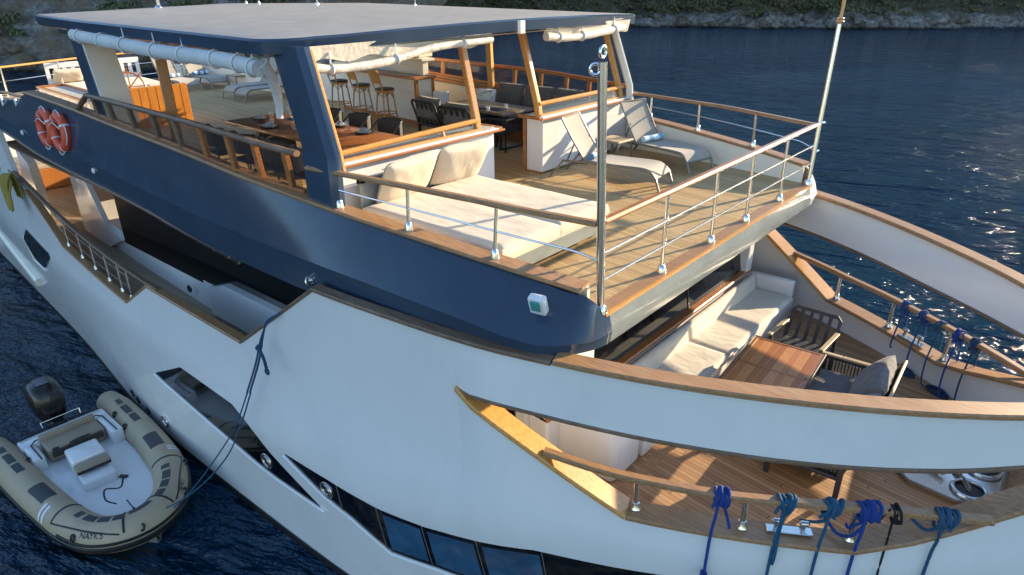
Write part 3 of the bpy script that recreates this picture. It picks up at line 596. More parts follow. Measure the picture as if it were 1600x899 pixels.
for y0,y1,za,zb in ((-3.5,-.62,1.05,1.10),(.88,3.45,1.15,1.15)): mb=MB(); mb.prism([(-7.19,y0,1.015),(-7.19,y1,1.015),(X_(zb),y1,zb),(X_(za),y0,za)],(.008,0,0)); mb.build('glass_pane',MAT['glass'],ws,smooth=0)
for y,yt in ((-.62,-.56),(.90,.87),(3.44,3.30)):
    mb=MB(); mb.bar([(-7.20,y,.98),(X_(1.14),y,1.14),(X_(2.38),yt,2.38)],.105,.105,.12); mb.build('wooden_mullion',MAT['honey'],ws)
mb=MB(); mb.bar([(-7.18,-1.35,1.0),(-7.21,-1.35,1.10)],.05,.04); mb.build('wooden_mullion',MAT['honey'],ws)
mb=MB(); mb.bar([(-7.06,3.62,.75),(-7.10,3.61,1.20),(-7.44,3.40,2.38)],.13,.13,.2); mb.build('port_pillar',MAT['cream'],YA)
# navy raked pillar
def taperbar(mb,sec):
    rows=[]
    for (x0,x1,y0,y1,z) in sec:
        b=.07; rows.append([(x0+b,y0,z),(x1-b,y0,z),(x1,y0+b,z),(x1,y1-b*.3,z),(x1-b*.3,y1,z),(x0,y1,z),(x0,y0+b,z)])
    mb.grid(rows,closed=True); mb.add(rows[0],[tuple(range(7))]); mb.add(rows[-1],[tuple(range(7))])
mb=MB(); taperbar(mb,[(-7.22,-6.60,-3.74,-3.58,.57),(-7.22,-6.58,-3.74,-3.58,1.16),(-7.22,-6.62,-3.72,-3.56,1.24),(-7.66,-7.02,-3.68,-3.52,2.40)]); mb.build('navy_pillar',MAT['navy'],YA,smooth=40)
mb=MB(); mb.bar([(-6.60,-3.56,.98),(-6.64,-3.56,1.26),(-7.04,-3.52,2.36)],.05,.05); mb.build('pillar_edge_trim',MAT['honey'],YA)
mb=MB(); taperbar(mb,[(-13.25,-12.68,-3.82,-3.62,.6),(-13.72,-13.15,-3.80,-3.58,2.42)]); mb.build('navy_pillar',MAT['navy'],YA,smooth=40)
mb=MB(); mb.prism([(-12.675,-3.82,.9),(-12.675,-3.35,.9),(-13.145,-3.35,2.42),(-13.145,-3.8,2.42)],(-.06,0,0)); mb.build('pillar_face',MAT['cream'],YA,smooth=0)
for s in (-1,1):
    mb=MB(); mb.bar([(-10.72,s*3.62,.8),(-10.78,s*3.6,2.42)],.15,.12,.1); mb.build('wooden_post',MAT['varnish'] if s<0 else MAT['honey'],YA)
# side window rails
WZ=smooth_tab([(-13.36,1.38),(-12.48,1.37),(-11.67,1.36),(-10.58,1.34),(-9.58,1.32),(-8.75,1.28),(-8.09,1.24),(-7.21,1.19)])
for s in (-1,1):
    wr=empty('side_window_rail'); wr.parent=YA; wr['label']='wood framed low side windows along the %s side of the dining deck'%('starboard' if s<0 else 'port')
    yy=lambda x:itp(x,[(-13.8,3.86),(-12,3.86),(-9,3.84),(-8,3.78),(-7.1,3.68)])
    a,b=-13.36,(-7.32 if s<0 else -7.1)
    mb=MB(); pts=[(x,s*yy(x),itp(x,WZ)-.03) for x in xs_of(a,b,.6)]
    if s<0: pts=[(-13.95,-3.86,1.06)]+pts
    else: pts=[(-15.5,3.84,1.40)]+pts
    mb.bar(pts,.10,.075,.35); mb.build('top_rail',MAT['capdark'] if s<0 else MAT['varnish'],wr)
    mb=MB(); mb.bar([(x,s*(yy(x)-.06),itp(x,CAPZ)+.045) for x in xs_of(a,b,.6)],.08,.05); mb.build('bottom_rail',MAT['varnish'],wr)
    mb=MB(); mb.solid([[(x,s*(yy(x)-.03),itp(x,CAPZ)+.05),(x,s*yy(x),itp(x,WZ)-.06)] for x in xs_of(a,b,.6)],(0,s*.008,0)); mb.build('glass_pane',MAT['glass'],wr,smooth=0)
    for i,x in enumerate((-13.1,-12.5,-11.7,-10.9,-10.2,-9.45,-8.75,-8.15,-7.55)):
        mb=MB(); mb.bar([(x,s*(yy(x)-.05),itp(x,CAPZ)+.03),(x,s*yy(x),itp(x,WZ)-.05)],.085,.07,.1); mb.build('mullion',MAT['varnish'] if x>-9.6 or s>0 else MAT['capdark'],wr)
# port inner wall below windows is the bulwark; ledge
mb=MB(); mb.bar([(x,3.70,itp(x,CAPZ)-.06) for x in xs_of(-15,-7.5,.6)],.12,.06); mb.build('port_ledge',MAT['varnish'],YA)
# ---- roof
RZ=lambda x,y:2.47+(-7-x)*.0165+.09*(1-min(1,abs(y)/3.9)**2)
def roof_outline():
    P=[]; xf,xa,hw=-6.95,-15.15,3.86; r1=.55
    for k in range(9): a=R(-90+90*k/8); P.append((xf-.25-r1+r1*math.cos(a)+.12*0,-hw+r1+r1*math.sin(a)))
    for y in frange(-3.0,3.0,7): P.append((xf-.25+.30*(1-(y/3.9)**2),y))
    for k in range(5): a=R(0+90*k/4); P.append((xf-.20-.15+.15*math.cos(a),hw-.15+.15*math.sin(a)))
    for x in (-9,-11,-13): P.append((x,hw))
    P+=[(xa,hw-.1),(xa-.15,0),(xa,-hw+.1),(-13,-hw),(-11,-hw),(-9,-hw)]
    return P
RO=roof_outline()
def ringat(k,dz,sh=0): return [( -10.9+(x+10.9)*k,y*k,RZ(x*k-10.9*(1-k),y*k)+dz) for x,y in RO]
mb=MB(); mb.grid([ringat(.985,-.20),ringat(1,-.17),ringat(1.003,-.03),ringat(.995,-.005)],closed=True); mb.build('roof_edge',MAT['navy'],YA,smooth=40)
mb=MB(); mb.grid([ringat(.995,-.005),ringat(.985,.0),ringat(.8,0),ringat(.55,0),ringat(.3,0),ringat(.08,0)],closed=True); n0=len(RO); mb.add(ringat(.08,0),[tuple(range(n0))]); mb.build('roof_top',MAT['rooftop'],YA,smooth=60)
mb=MB(); a_=ringat(.985,-.20); mb.add(a_,[tuple(range(n0))]); mb.build('roof_underside',MAT['cream'],YA,smooth=0)
mb=MB(); mb.box((-6.66,-.20,RZ(-6.7,0)-.10),(.06,.12,.18),bev=.01); mb.build('roof_bracket',MAT['cream'],YA)
mb=MB(); mb.b2(-15.0,-13.6,-3.5,3.5,2.28,2.42); mb.build('roof_beam',MAT['navy'],YA)
for x,y,h,r in ((-15.0,-1.6,.55,.035),(-16.0,.9,.35,.015),(-14.6,.4,.3,.012),(-13.6,1.2,.3,.02),(-12.0,2.6,.22,.012)):
    mb=MB(); z=RZ(x,y) if x>-15 else RZ(-15,y)-.02; mb.tube([(x,y,z-.05),(x+.02,y,z+h)],r,10); mb.lathe([(r*2.2,0),(r*2,.03),(r*1.2,.06)],(x,y,z-.01),10); mb.build('antenna',MAT['steel'],YA)
# ---- bar
BR=empty('bar_counter',(-12.08,2.53,0),R(-7.3)); BR.parent=YA; BR['label']='cream bar counter with wooden ledge and raised back'
mb=MB(); mb.b2(-3.5,0,0.06,.50,.06,1.04,.01); mb.b2(-3.5,-.1,.30,.46,1.10,1.42,.01); mb.build('cabinet',MAT['cream'],BR)
mb=MB(); mb.b2(-3.6,.06,-.06,.56,1.04,1.10,.01); mb.b2(-.06,.02,.0,.07,.0,1.04); mb.b2(-.06,.02,.45,.52,.0,1.04); mb.b2(-3.5,.0,.04,.07,.0,.10); mb.build('wooden_ledge',MAT['varnish'],BR)
mb=MB(); mb.b2(-3.6,.0,.22,.58,1.42,1.48,.01); mb.build('top_shelf',MAT['cream'],BR)
mb=MB(); mb.b2(-3.3,-.3,.35,.75,1.48,1.95,.02); mb.b2(-3.2,-.5,.2,.33,1.48,1.60,.01); mb.build('back_cabinet',MAT['cream'],BR)
# ---- helm station and aft counter
HS=empty('helm_station',(-17.0,-1.35,0),R(-3)); HS.parent=YA
mb=MB(); mb.b2(-.12,0,-.92,.90,.0,.92,.01); mb.build('wooden_screen',planks('helm_boards',((.45,.15,.02),(.56,.21,.03),(.66,.28,.05)),.16,0,caulk=.04,caulkcol=(.2,.07,.015),seg=9,rough=.3,coat=.4,wear=.05,dirx=False) if False else wood('helm_boards',((.42,.14,.02),(.56,.21,.03),(.68,.29,.05)),(14,5,1),rough=.3,coat=.4),HS)
mb=MB(); 
for y in frange(-.76,.74,9)[:]: mb.b2(.001,.004,y-.004,y+.004,.01,.91)
mb.build('board_joint',MAT['varnish'],HS)
mb=MB(); mb.ring((-.35,-.25,.92),.33,.022,24,8,Matrix.Rotation(R(75),4,'Y')); 
for k in range(8):
    a=k*math.pi/4; mb.tube([(-.35,-.25,.92),(-.35,-.25+.44*math.cos(a),.92+.44*math.sin(a))],.014,6)
mb.build('steering_wheel',MAT['varnish'],HS)
mb=MB(); mb.b2(-1.2,-.5,-.8,.6,.0,.75,.02); mb.build('helm_cabinet',MAT['cream'],HS)
AC=empty('aft_counter',(-18.6,-2.35,0),R(-3)); AC.parent=YA
mb=MB(); mb.b2(-2.0,1.6,-.28,.28,0,.74,.01); mb.build('cabinet',MAT['cream'],AC)
mb=MB(); mb.b2(-2.05,1.65,-.32,-.26,.74,.79); mb.b2(-2.05,-1.98,-.32,.32,.74,.79);mb.b2(-2.05,1.65,.26,.32,.74,.79); mb.build('wooden_edge',MAT['varnish'],AC)
mb=MB(); 
for x in (-1.4,-.8,-.2,.4,1.0): mb.b2(x-.006,x+.006,-.285,-.281,.06,.7)
mb.build('door_joint',MAT['taupe'],AC)
# ---- stern railing
SR=empty('stern_railing'); SR.parent=YA
sp=spline([(-21.8,-3.55,1.18),(-22.9,-2.4,1.12),(-24.2,0,1.10),(-24.9,2.2,1.08),(-25.2,3.3,1.06)],5)
mb=MB(); mb.bar(sp,.07,.05,.4); mb.build('wooden_rail',MAT['honey'],SR)
for k in (.36,.70):
    mb=MB(); mb.tube([p-Vector((0,0,1.05-1.05*k+.05)) for p in sp],.012,6); mb.build('guard_bar',MAT['steel'],SR)
for i in range(0,len(sp),4):
    mb=MB(); p=sp[i]; mb.tube([(p.x,p.y,0),(p.x,p.y,p.z)],.024,8); mb.build('stanchion',MAT['steel'],SR)
SR2=empty('aft_steps_railing'); SR2.parent=YA
mb=MB(); mb.bar([(-19.8,-3.9,.85),(-18.0,-3.9,1.02),(-17.0,-3.86,1.0)],.07,.05,.4); mb.build('wooden_rail',MAT['cap'],SR2)
for x in (-19.2,-18.3,-17.3):
    mb=MB(); mb.tube([(x,-3.9,.55),(x-.12,-3.9,.92)],.03,8); mb.build('stanchion',MAT['steel'],SR2)
# ---- foredeck fittings: stainless windlass tray, hatches, chain, bollard
WL=empty('anchor_windlass',(-.35,.1,-2.45)); WL.parent=YA
mb=MB(); mb.prism([(-.55,.9,.01),(-.62,-.1,.01),(-.25,-.45,.01),(.25,-.50,.01),(.62,-.28,.01),(.62,.9,.01)],(0,0,.03)); mb.build('steel_tray',MAT['steel'],WL,smooth=0)
mb=MB(); mb.bar([(-.55,.9,.045),(-.62,-.1,.045),(-.25,-.45,.045),(.25,-.50,.045),(.62,-.28,.045),(.62,.9,.045)],.03,.04); mb.build('tray_lip',MAT['taupe'],WL)
for x,y in ((.33,-.20),(.40,.33)):
    mb=MB(); mb.ring((x,y,.06),.17,.028,24,8); mb.build('hatch_ring',MAT['steel'],WL); mb=MB(); mb.lathe([(.15,.045),(.14,.05),(.02,.052)],(x,y,0),18); mb.build('hatch_well',MAT['black'],WL)
mb=MB(); mb.tube([(-.2,.25,.04),(-.2,.25,.22)],.14,18); mb.tube([(-.35,.12,.14),(.0,.12,.14)],.08,14); mb.tube([(-.12,.0,.12),(.05,-.12,.1)],.04,10); mb.build('windlass_drum',MAT['cream'],WL)
mb=MB(); mb.tube([(-.42,.25,.1),(-.28,.4,.12)],.1,14); mb.build('windlass_motor',MAT['capdark'],WL)
def chain(mb,pts,r=.022):
    P=spline(pts,6)
    for i in range(len(P)-1):
        d=(P[i+1]-P[i]).normalized(); Mx=d.to_track_quat('X','Z').to_matrix().to_4x4()@Matrix.Rotation(R(90*(i%2)),4,'X')@Matrix.Diagonal((1.5,1,1,1)); mb.ring(P[i],.028,.009,10,5,Mx)
for cp in ([(-.05,.3,.14),(.12,.12,.08),(.28,-.1,.07),(.33,-.2,.06)],[(.0,.45,.1),(.2,.42,.08),(.4,.33,.06)]): mb=MB(); chain(mb,cp); mb.build('anchor_chain',MAT['taupe'],WL)
mb=MB()
for k in range(5): mb.ring((-.42+.02*k,-.02+.03*k,.06+.012*k),.11+.012*(k%3),.011,20,6,Matrix.Rotation(.15*k,4,'X'))
mb.build('black_hose',MAT['black'],WL)
mb=MB(); mb.bar([(-1.12,-1.9,-2.446),(-.3,-1.35,-2.446)],.12,.005); mb.bar([(.45,-1.3,-2.446),(.45,1.3,-2.446)],.14,.005); mb.build('deck_border_plank',MAT['cap'],YA)
for s in (-1,1):
    t=empty('mooring_cleat',(-1.28,s*(Yh(-1.28,-2)-.13),-1.98),R(-s*-31) if s>0 else R(31)); t.parent=YA
    t.rotation_euler=(0,0,R(-31*s))
    mb=MB(); mb.b2(-.22,.22,-.055,.055,0,.02,.006); mb.build('base_plate',MAT['steel'],t)
    for x in (-.13,.13):
        mb=MB(); mb.tube([(x,0,.02),(x,0,.10)],.022,10); mb.tube([(x-.05,0,.105),(x-.03,0,.115),(x+.03,0,.115),(x+.05,0,.105)],.03,12,scale=[.4,1,1,.4]); mb.build('bollard_horn',MAT['steel'],t)
# ---------------------------------------------------------------- loose things
def part(mb,name,mat,root,smooth=35,label=None):
    L=root.location; mb.v=[v-L for v in mb.v]; o=mb.build(name,mat,root,smooth)
    if label: o['label']=label
    return o
def single(mb,name,mat,loc,label,cat,group=None,smooth=35,rz=0):
    o=mb.build(name,mat,None,smooth); o.location=loc; o.rotation_euler=(0,0,rz); return tag(o,label,cat,group)
def pillow_mb(w_,h_,t_,seed=0,n=22,M=None,wr=.012):
    mb=MB(); top=[];bot=[]
    for i in range(n+1):
        ru=[];rb=[]
        for j in range(n+1):
            u=-1+2*i/n; v=-1+2*j/n
            e=((1-u**4)*(1-v**4))**.55; pin=1-.05*(u*u*v*v)
            edge=1-.06*((1-abs(u))*(abs(v)>.97)+(1-abs(v))*(abs(u)>.97))
            x=u*w_/2*(1-.05*(1-v*v)*0)*(.94+.06*abs(v)**2 if abs(u)>.9 else 1)*pin; y=v*h_/2*(.94+.06*abs(u)**2 if abs(v)>.9 else 1)*pin
            z=t_/2*e; nz=noise.fractal(Vector((x*4+seed,y*4,seed*1.7)),1,2,3)*wr*2+math.sin((u*3+v*5+seed)*2.2)*wr*.4*e
            ru.append((x,y,z+nz*e)); rb.append((x,y,-z*.8+nz*.3*e))
        top.append(ru); bot.append(rb)
    mb.grid(top); mb.grid([r[::-1] for r in bot])
    if M: mb.v=[M@v for v in mb.v]
    return mb
def TRS(loc,rx=0,ry=0,rz=0): return Matrix.Translation(loc)@Matrix.Rotation(rz,4,'Z')@Matrix.Rotation(ry,4,'Y')@Matrix.Rotation(rx,4,'X')
def slab_soft(w_,d_,h_,seed=0,nx=26,ny=20,wr=.01,r=.05):
    """upholstered block with rounded rim and rumpled top, centred, z from 0 to h"""
    mb=MB(); rows=[]
    def pr(u,v,zt):
        x=u*w_/2;y=v*d_/2; return x,y
    top=[]
    for i in range(nx+1):
        row=[]
        for j in range(ny+1):
            u=-1+2*i/nx;v=-1+2*j/ny; x=u*w_/2;y=v*d_/2
            e=min(1,(1-abs(u))*w_/2/r)*min(1,(1-abs(v))*d_/2/r); e=math.sqrt(max(0,1-(1-e)**2))
            z=h_-r*.6*(1-e)+wr*(noise.fractal(Vector((x*2.2+seed,y*5.5,seed)),1,2,4))*e
            row.append((x,y,z))
        top.append(row)
    mb.grid(top)
    edge=[top[i][0] for i in range(nx+1)]+[top[nx][j] for j in range(1,ny+1)]+[top[i][ny] for i in range(nx-1,-1,-1)]+[top[0][j] for j in range(ny-1,0,-1)]
    low=[(x*1.0,y*1.0,.015) for x,y,z in edge]; mid=[(x*(1+.02/w_*2),y*(1+.02/d_*2),(z+.0)*.5) for x,y,z in edge]
    mb.grid([edge,mid,low],closed=True); mb.add(low,[tuple(range(len(low)))]); return mb
# ---- daybed
DB=empty('daybed',(-5.75,-2.15,0),0,'large double daybed with beige mattresses and grey platform below the windscreen','daybed')
mb=MB(); mb.b2(-.95-.2,1.27,-1.0,1.0,.10,.29,.01); mb.b2(-1.2,-1.12,-1.0,1.0,.1,.80,.01); mb.build('platform',MAT['greygreen'],DB)
mb=MB()
for x in (-1.0,1.1):
    for y in (-.9,.9): mb.b2(x-.03,x+.03,y-.03,y+.03,0,.1)
mb.build('feet',MAT['charcoal'],DB)
for y,sd in ((-.515,1),(.515,5)):
    m_=slab_soft(2.36,1.02,.20,sd,44,22,.006,.045); m_.v=[v+Vector((.10,y,.27)) for v in m_.v]; m_.build('mattress',MAT['linen'],DB,smooth=60)
mb=MB(); mb.tube([(-1.16,-.6,.84),(-1.16,.75,.84)],.008,6); mb.box((-1.16,.78,.83),(.08,.12,.05),bev=.01); mb.box((-1.16,-.95,.78),(.08,.10,.10),bev=.01); mb.build('headboard_fitting',MAT['greygreen'],DB)
for y,label,sd in ((-2.62+.02,'near beige square pillow propped at the starboard side of the daybed headboard',2),(-1.62,'far beige square pillow propped at the inboard side of the daybed headboard',7)):
    mb=pillow_mb(.66,.98,.24,sd); single(mb,'pillow',MAT['linen'],(-6.68,y+.08,.74),label,'pillow','beige pillows on the front daybed',60); o=bpy.context.scene.collection.objects[-1]; o.rotation_euler=(R(4 if sd==2 else -3),R(-62),0)
# ---- loungers
def lounger(label,group,loc,rz,foot=True):
    t=empty('sun_lounger',loc,rz,label,'sun lounger',group); W2=.31
    mb=MB()
    for s in (-1,1): mb.bar(spline([(-.72,s*W2,.31),(-.2,s*W2,.33),(.62,s*W2,.33),(.82,s*W2,.30),(.93,s*W2,.20)],4)+[(1.0,s*W2,.0)],.04,.035,.3)
    mb.bar([(.93,-W2,.20),(.93,W2,.20)],.03,.03); mb.bar([(-.30,-W2,.31),(-.30,W2,.31)],.03,.03); mb.build('frame',MAT['taupe'],t)
    for s in (-1,1):
        mb=MB(); mb.bar([(-.70,s*W2,.31),(-.95,s*W2,.0)],.045,.03,.2); mb.build('leg',MAT['taupe'],t)
    hx,hz=-.30,.35; L=.80; a=R(56); tx,tz=hx-L*math.cos(a),hz+L*math.sin(a)
    br=MB()
    for s in (-1,1): br.bar(spline([(hx,s*W2,hz),(hx-.4*math.cos(a),s*W2,hz+.4*math.sin(a)-.02),(tx,s*W2,tz)],4),.04,.03,.3)
    br.bar([(tx,-W2,tz),(tx,W2,tz)],.03,.03); b=br.build('backrest_frame',MAT['taupe'],t)
    mb=MB(); rows=[]
    for k in frange(0,1,9):
        x=hx+(tx-hx)*k; z=hz+(tz-hz)*k-.03*math.sin(math.pi*k); rows.append([(x,y,z-.02*(1-(y/W2)**2)) for y in frange(-W2+.015,W2-.015,7)])
    mb.solid(rows,(.006,0,.004)); mb.build('backrest_sling',MAT['mesh'],t,smooth=60)
    mb=MB(); rows=[]
    for p in spline([(-.28,0,.345),(.2,0,.345),(.66,0,.35),(.82,0,.32),(.93,0,.22)],5): rows.append([(p.x,y,p.z-.015*(1-(y/W2)**2)) for y in frange(-W2+.015,W2-.015,7)])
    mb.solid(rows,(0,0,.006)); mb.build('seat_sling',MAT['mesh'],t,smooth=60)
    mb=MB()
    for s in (-1,1): mb.bar([(-.66,s*.27,.28),(hx-.36*math.cos(a),s*.27,hz+.36*math.sin(a))],.02,.02); mb.bar([(-.70,s*.27,.30),(-.28,s*.27,.30)],.012,.04)
    mb.build('adjuster',MAT['charcoal'],t); return t
lounger('taupe sling sun lounger with raised back nearest the tall steel post','sun loungers on the front sun deck',(-6.0,1.28,0),R(9))
lounger('taupe sling sun lounger with raised back beside the port bulwark','sun loungers on the front sun deck',(-5.97,2.92,0),R(-14))
lounger('aft lounger with striped towel, beside the aft wooden screen','sun loungers on the aft deck',(-23.0,2.0,0),R(2))
lounger('aft lounger with striped towel, next to the small table','sun loungers on the aft deck',(-23.0,2.95,0),R(2))
lounger('flat end of the aft lounger nearer the stern, pointing at the open deck','sun loungers on the aft deck',(-19.7,2.95,0),R(-92))
lounger('flat end of the aft lounger nearer the bar, pointing at the open deck','sun loungers on the aft deck',(-18.85,2.85,0),R(-92))
def mtowel(name,c1,c2,sc,axis=0):
    m,n,b=nmat(name); v=coords(n); sx=N(n,'ShaderNodeSeparateXYZ'); n.links.new(v,sx.inputs[0]); a=M_(n,'FRACT',M_(n,'MULTIPLY',M_(n,'ADD',sx.outputs[axis],M_(n,'MULTIPLY',noi(n,v,6,2),.02)),sc))
    n.links.new(mixc(n,M_(n,'GREATER_THAN',a,.52),c1,c2),b.inputs['Base Color']); b.inputs['Roughness'].default_value=.95; bump(n,b,noi(n,v,40,3),.5,.006); return m
MAT['towel']=mtowel('striped_towel',(.72,.74,.78),(.12,.24,.42),5.2,1); MAT['towel2']=mtowel('blue_towel',(.62,.70,.75),(.20,.38,.50),4,1)
def towel(loc,rz,label,mat='towel',L=.5,r=.055):
    mb=MB(); P=[(noise.noise(Vector((k*3,loc[0],0)))*.008,-L/2+L*k/10,noise.noise(Vector((k*3,loc[1],4)))*.006) for k in range(11)]
    mb.tube(P,r,14,scale=[1+.10*noise.noise(Vector((k,loc[0]*3,2))) for k in range(11)]); mb.ring((0,-L/2,0),r*.55,r*.2,12,6,Matrix.Rotation(R(90),4,'X')); mb.ring((0,L/2,0),r*.55,r*.2,12,6,Matrix.Rotation(R(90),4,'X')); single(mb,'rolled_towel',MAT[mat],loc,label,'towel','rolled towels on the loungers',60,rz)
towel((-6.22,1.25,.41),R(9),'rolled blue and white towel on the lounger nearest the steel post')
towel((-6.15,2.97,.41),R(-14),'pale blue rolled towel on the lounger by the port bulwark','towel2')
towel((-23.2,2.0,.42),R(2),'striped towel on the aft lounger beside the wooden screen')
towel((-23.2,2.95,.42),R(2),'striped towel on the aft lounger next to the small table')
def side_table(loc,rz,label,w_=.48,d_=.46,h=.42,top='honeytop'):
    t=empty('side_table',loc,rz,label,'side table'); mb=MB(); mb.b2(-w_/2,w_/2,-d_/2,d_/2,h-.03,h,.006); mb.build('table_top',MAT[top],t)
    for sx_ in (-1,1):
        for sy in (-1,1):
            mb=MB(); mb.b2(sx_*(w_/2-.03)-.02,sx_*(w_/2-.03)+.02,sy*(d_/2-.03)-.02,sy*(d_/2-.03)+.02,0,h-.03,.004); mb.build('leg',MAT['taupe'],t)
    mb=MB(); mb.bar([(-w_/2,-d_/2,h-.03),(w_/2,-d_/2,h-.03),(w_/2,d_/2,h-.03),(-w_/2,d_/2,h-.03)],.02,.035,closed=True); mb.build('apron',MAT['taupe'],t)
MAT['honeytop']=planks('slatted_top',((.40,.27,.14),(.50,.35,.19),(.58,.42,.24)),.055,0,caulk=.08,seg=9,rough=.5)
side_table((-6.63,2.45,0),R(-4),'small slatted wooden side table between the two front loungers')
side_table((-21.7,3.45,0),0,'small side table between the aft loungers',.6,.5,.42)
# ---- bar stools
def stool(loc,rz,label):
    t=empty('bar_stool',loc,rz,label,'bar stool','bar stools along the cream bar')
    mb=MB(); mb.lathe([(.02,.70),(.17,.70),(.185,.715),(.18,.735),(.10,.75),(.01,.752)],n=22); mb.build('seat_cushion',MAT['black'],t)
    mb=MB(); mb.ring((0,0,.69),.175,.022,24,8); mb.build('seat_ring',MAT['honey'],t)
    for a in (45,135,225,315):
        c_,s_=math.cos(R(a)),math.sin(R(a)); mb=MB(); mb.tube([(c_*.15,s_*.15,.69),(c_*.19,s_*.19,.35),(c_*.24,s_*.24,0)],.016,8)
        mb.tube(spline([(c_*.165,s_*.165,.55),(c_*.13-s_*.05,s_*.13+c_*.05,.62),(-s_*.10+c_*.10,c_*.10+s_*.10,.67)],4),.008,6); mb.tube(spline([(c_*.165,s_*.165,.55),(c_*.13+s_*.05,s_*.13-c_*.05,.62),(s_*.10+c_*.10,-c_*.10+s_*.10,.67)],4),.008,6); mb.build('leg',MAT['honey'],t)
    mb=MB(); mb.ring((0,0,.26),.195,.012,26,6); mb.build('foot_ring',MAT['honey'],t)
    mb=MB()
    for s in (-1,1): mb.tube(spline([(-.13,s*.13,.68),(-.17,s*.15,.85),(-.22,s*.165,1.04),(-.25,s*.14,1.10)],4),.014,8)
    mb.build('back_post',MAT['honey'],t)
    mb=MB(); rows=[]
    for z in frange(.84,1.10,5): rows.append([(-.165-.09*(z-.84)/.26-.025*(1-(y/.17)**2),y,z) for y in frange(-.165,.165,9)])
    mb.solid(rows,(-.012,0,0)); mb.build('back_panel',MAT['honey'],t); t.scale=(1.17,1.17,1.17); return t
def bpos(u): a=R(-7.3); return (-12.08+u*math.cos(a)-(-.5)*math.sin(a)*1,2.53+u*math.sin(a)+(-.48)*math.cos(a),0)
stool(bpos(-.55),R(82),'wooden bar stool with black round seat, nearest the bar corner')
stool(bpos(-1.6),R(80),'wooden bar stool with black round seat, middle of the three')
stool(bpos(-2.65),R(84),'wooden bar stool with black round seat, partly behind the navy pillar')
# ---- dining
DT=empty('dining_table',(-9.85,-1.72,0),R(-1),'long varnished dining table set with plates and glasses','dining table')
mb=MB(); mb.b2(-1.98,1.95,-.56,.56,.785,.85,.012,2); mb.build('table_top',wood('dining_table_wood',((.24,.07,.02),(.38,.13,.035),(.50,.21,.07)),(1,9,9),rough=.14,coat=.8),DT)
for x in (-1.3,1.3):
    mb=MB(); mb.b2(x-.06,x+.06,-.35,.35,.06,.78,.01); mb.b2(x-.10,x+.10,-.48,.48,0,.06,.01); mb.build('trestle',MAT['charcoal'],DT)
def dchair(loc,rz,label):
    t=empty('dining_chair',loc,rz,label,'dining chair','dark dining chairs around the long table')
    mb=MB(); mb.box((0,0,.44),(.46,.46,.04),bev=.015,seg=2); mb.build('seat',MAT['charcoal'],t)
    for x in (-.21,.21):
        for y in (-.20,.20):
            mb=MB(); mb.tube([(x,y,.43),(x*1.08,y*1.1,0)],.013,6); mb.build('leg',MAT['charcoal'],t)
    mb=MB(); rows=[]
    for z in frange(.56,.85,4):
        row=[]
        for k in range(13):
            a=R(-78+156*k/12); row.append((-.05-.22*math.cos(a)*(1+.1*(z-.56)),.25*math.sin(a),z-(0.02 if abs(k-6)>4 else 0)*(z-.5)*2))
        rows.append(row)
    mb.solid(rows,(.012,0,0)); mb.build('back_shell',plain('woven_back',(.05,.045,.04),.7,bmp=.6,bsc=90),t,smooth=60)
    mb=MB(); mb.tube([Vector(p)+Vector((0,0,.01)) for p in rows[-1]],.012,6)
    for s in (-1,1): mb.tube([rows[-1][0 if s<0 else 12],(.12,s*.25,.66),(.20,s*.22,.44)],.012,6); mb.tube([(-.2,s*.17,.44),(-.25,s*.16,.82)],.011,6)
    mb.build('tube_frame',MAT['charcoal'],t); t.scale=(1.08,1.15,1.06); return t
c0=['first','second','third']
for i,x in enumerate((-10.95,-10.1,-9.25)): dchair((x,-.76,0),R(-90+[4,-3,2][i]),'dark woven dining chair on the inboard side of the table, '+['nearest the stern end','the middle one','nearest the windscreen'][i])
for i,x in enumerate((-11.25,-10.35,-9.5,-8.65)): dchair((x,-2.62,0),R(90+[-5,3,-2,4][i]),'dark dining chair behind the starboard side windows, '+['nearest the stern','second from the stern','third from the stern','nearest the navy pillar'][i])
MAT['china']=plain('white_china',(.72,.72,.70),.15,coat=.6,var=.03)
MAT['napkin']=fabric('napkin',(.32,.36,.42),.8,20)
def plate(x,y,label):
    t=empty('place_setting',(x,y,.852),random.uniform(0,3),label,'plate','place settings on the dining table')
    mb=MB(); mb.lathe([(.04,0),(.15,.012),(.155,.018),(.11,.014),(.01,.010)],n=26); mb.build('dark_plate',MAT['charcoal'],t)
    mb=MB(); mb.lathe([(.04,.012),(.115,.026),(.118,.032),(.08,.024),(.01,.022)],n=24); mb.build('white_plate',MAT['china'],t)
    mb=MB(); m2=pillow_mb(.10,.15,.05,3,8); mb.v=[v+Vector((.0,0,.05)) for v in m2.v]; mb.f=m2.f; mb.tube([(0,-.06,.06),(0,.0,.075),(0,.06,.06)],.022,8); mb.build('napkin',MAT['napkin'],t)
for x,y,l in ((-11.45,-1.78,'plate with napkin at the aft end of the dining table'),(-10.62,-2.1,'plate with napkin on the table just aft of the navy pillar'),(-10.95,-1.36,'plate with napkin on the far side of the table aft of the pillar'),(-8.95,-1.42,'plate with napkin on the table forward of the navy pillar'),(-9.75,-1.30,'plate with napkin on the table half hidden by the pillar'),(-9.5,-2.1,'plate with napkin hidden behind the navy pillar edge')): plate(x,y,l)
def glass(x,y,label,h=.20):
    mb=MB(); mb.lathe([(.034,0),(.034,.003),(.005,.008),(.004,h*.45),(.02,h*.52),(.036,h*.68),(.036,h*.82),(.030,h),(.028,h),(.034,h*.82),(.034,h*.68),(.018,h*.54),(.001,h*.50)],n=18)
    single(mb,'wine_glass',MAT['clear'],(x,y,.851),label,'wine glass','wine glasses on the dining table',60)
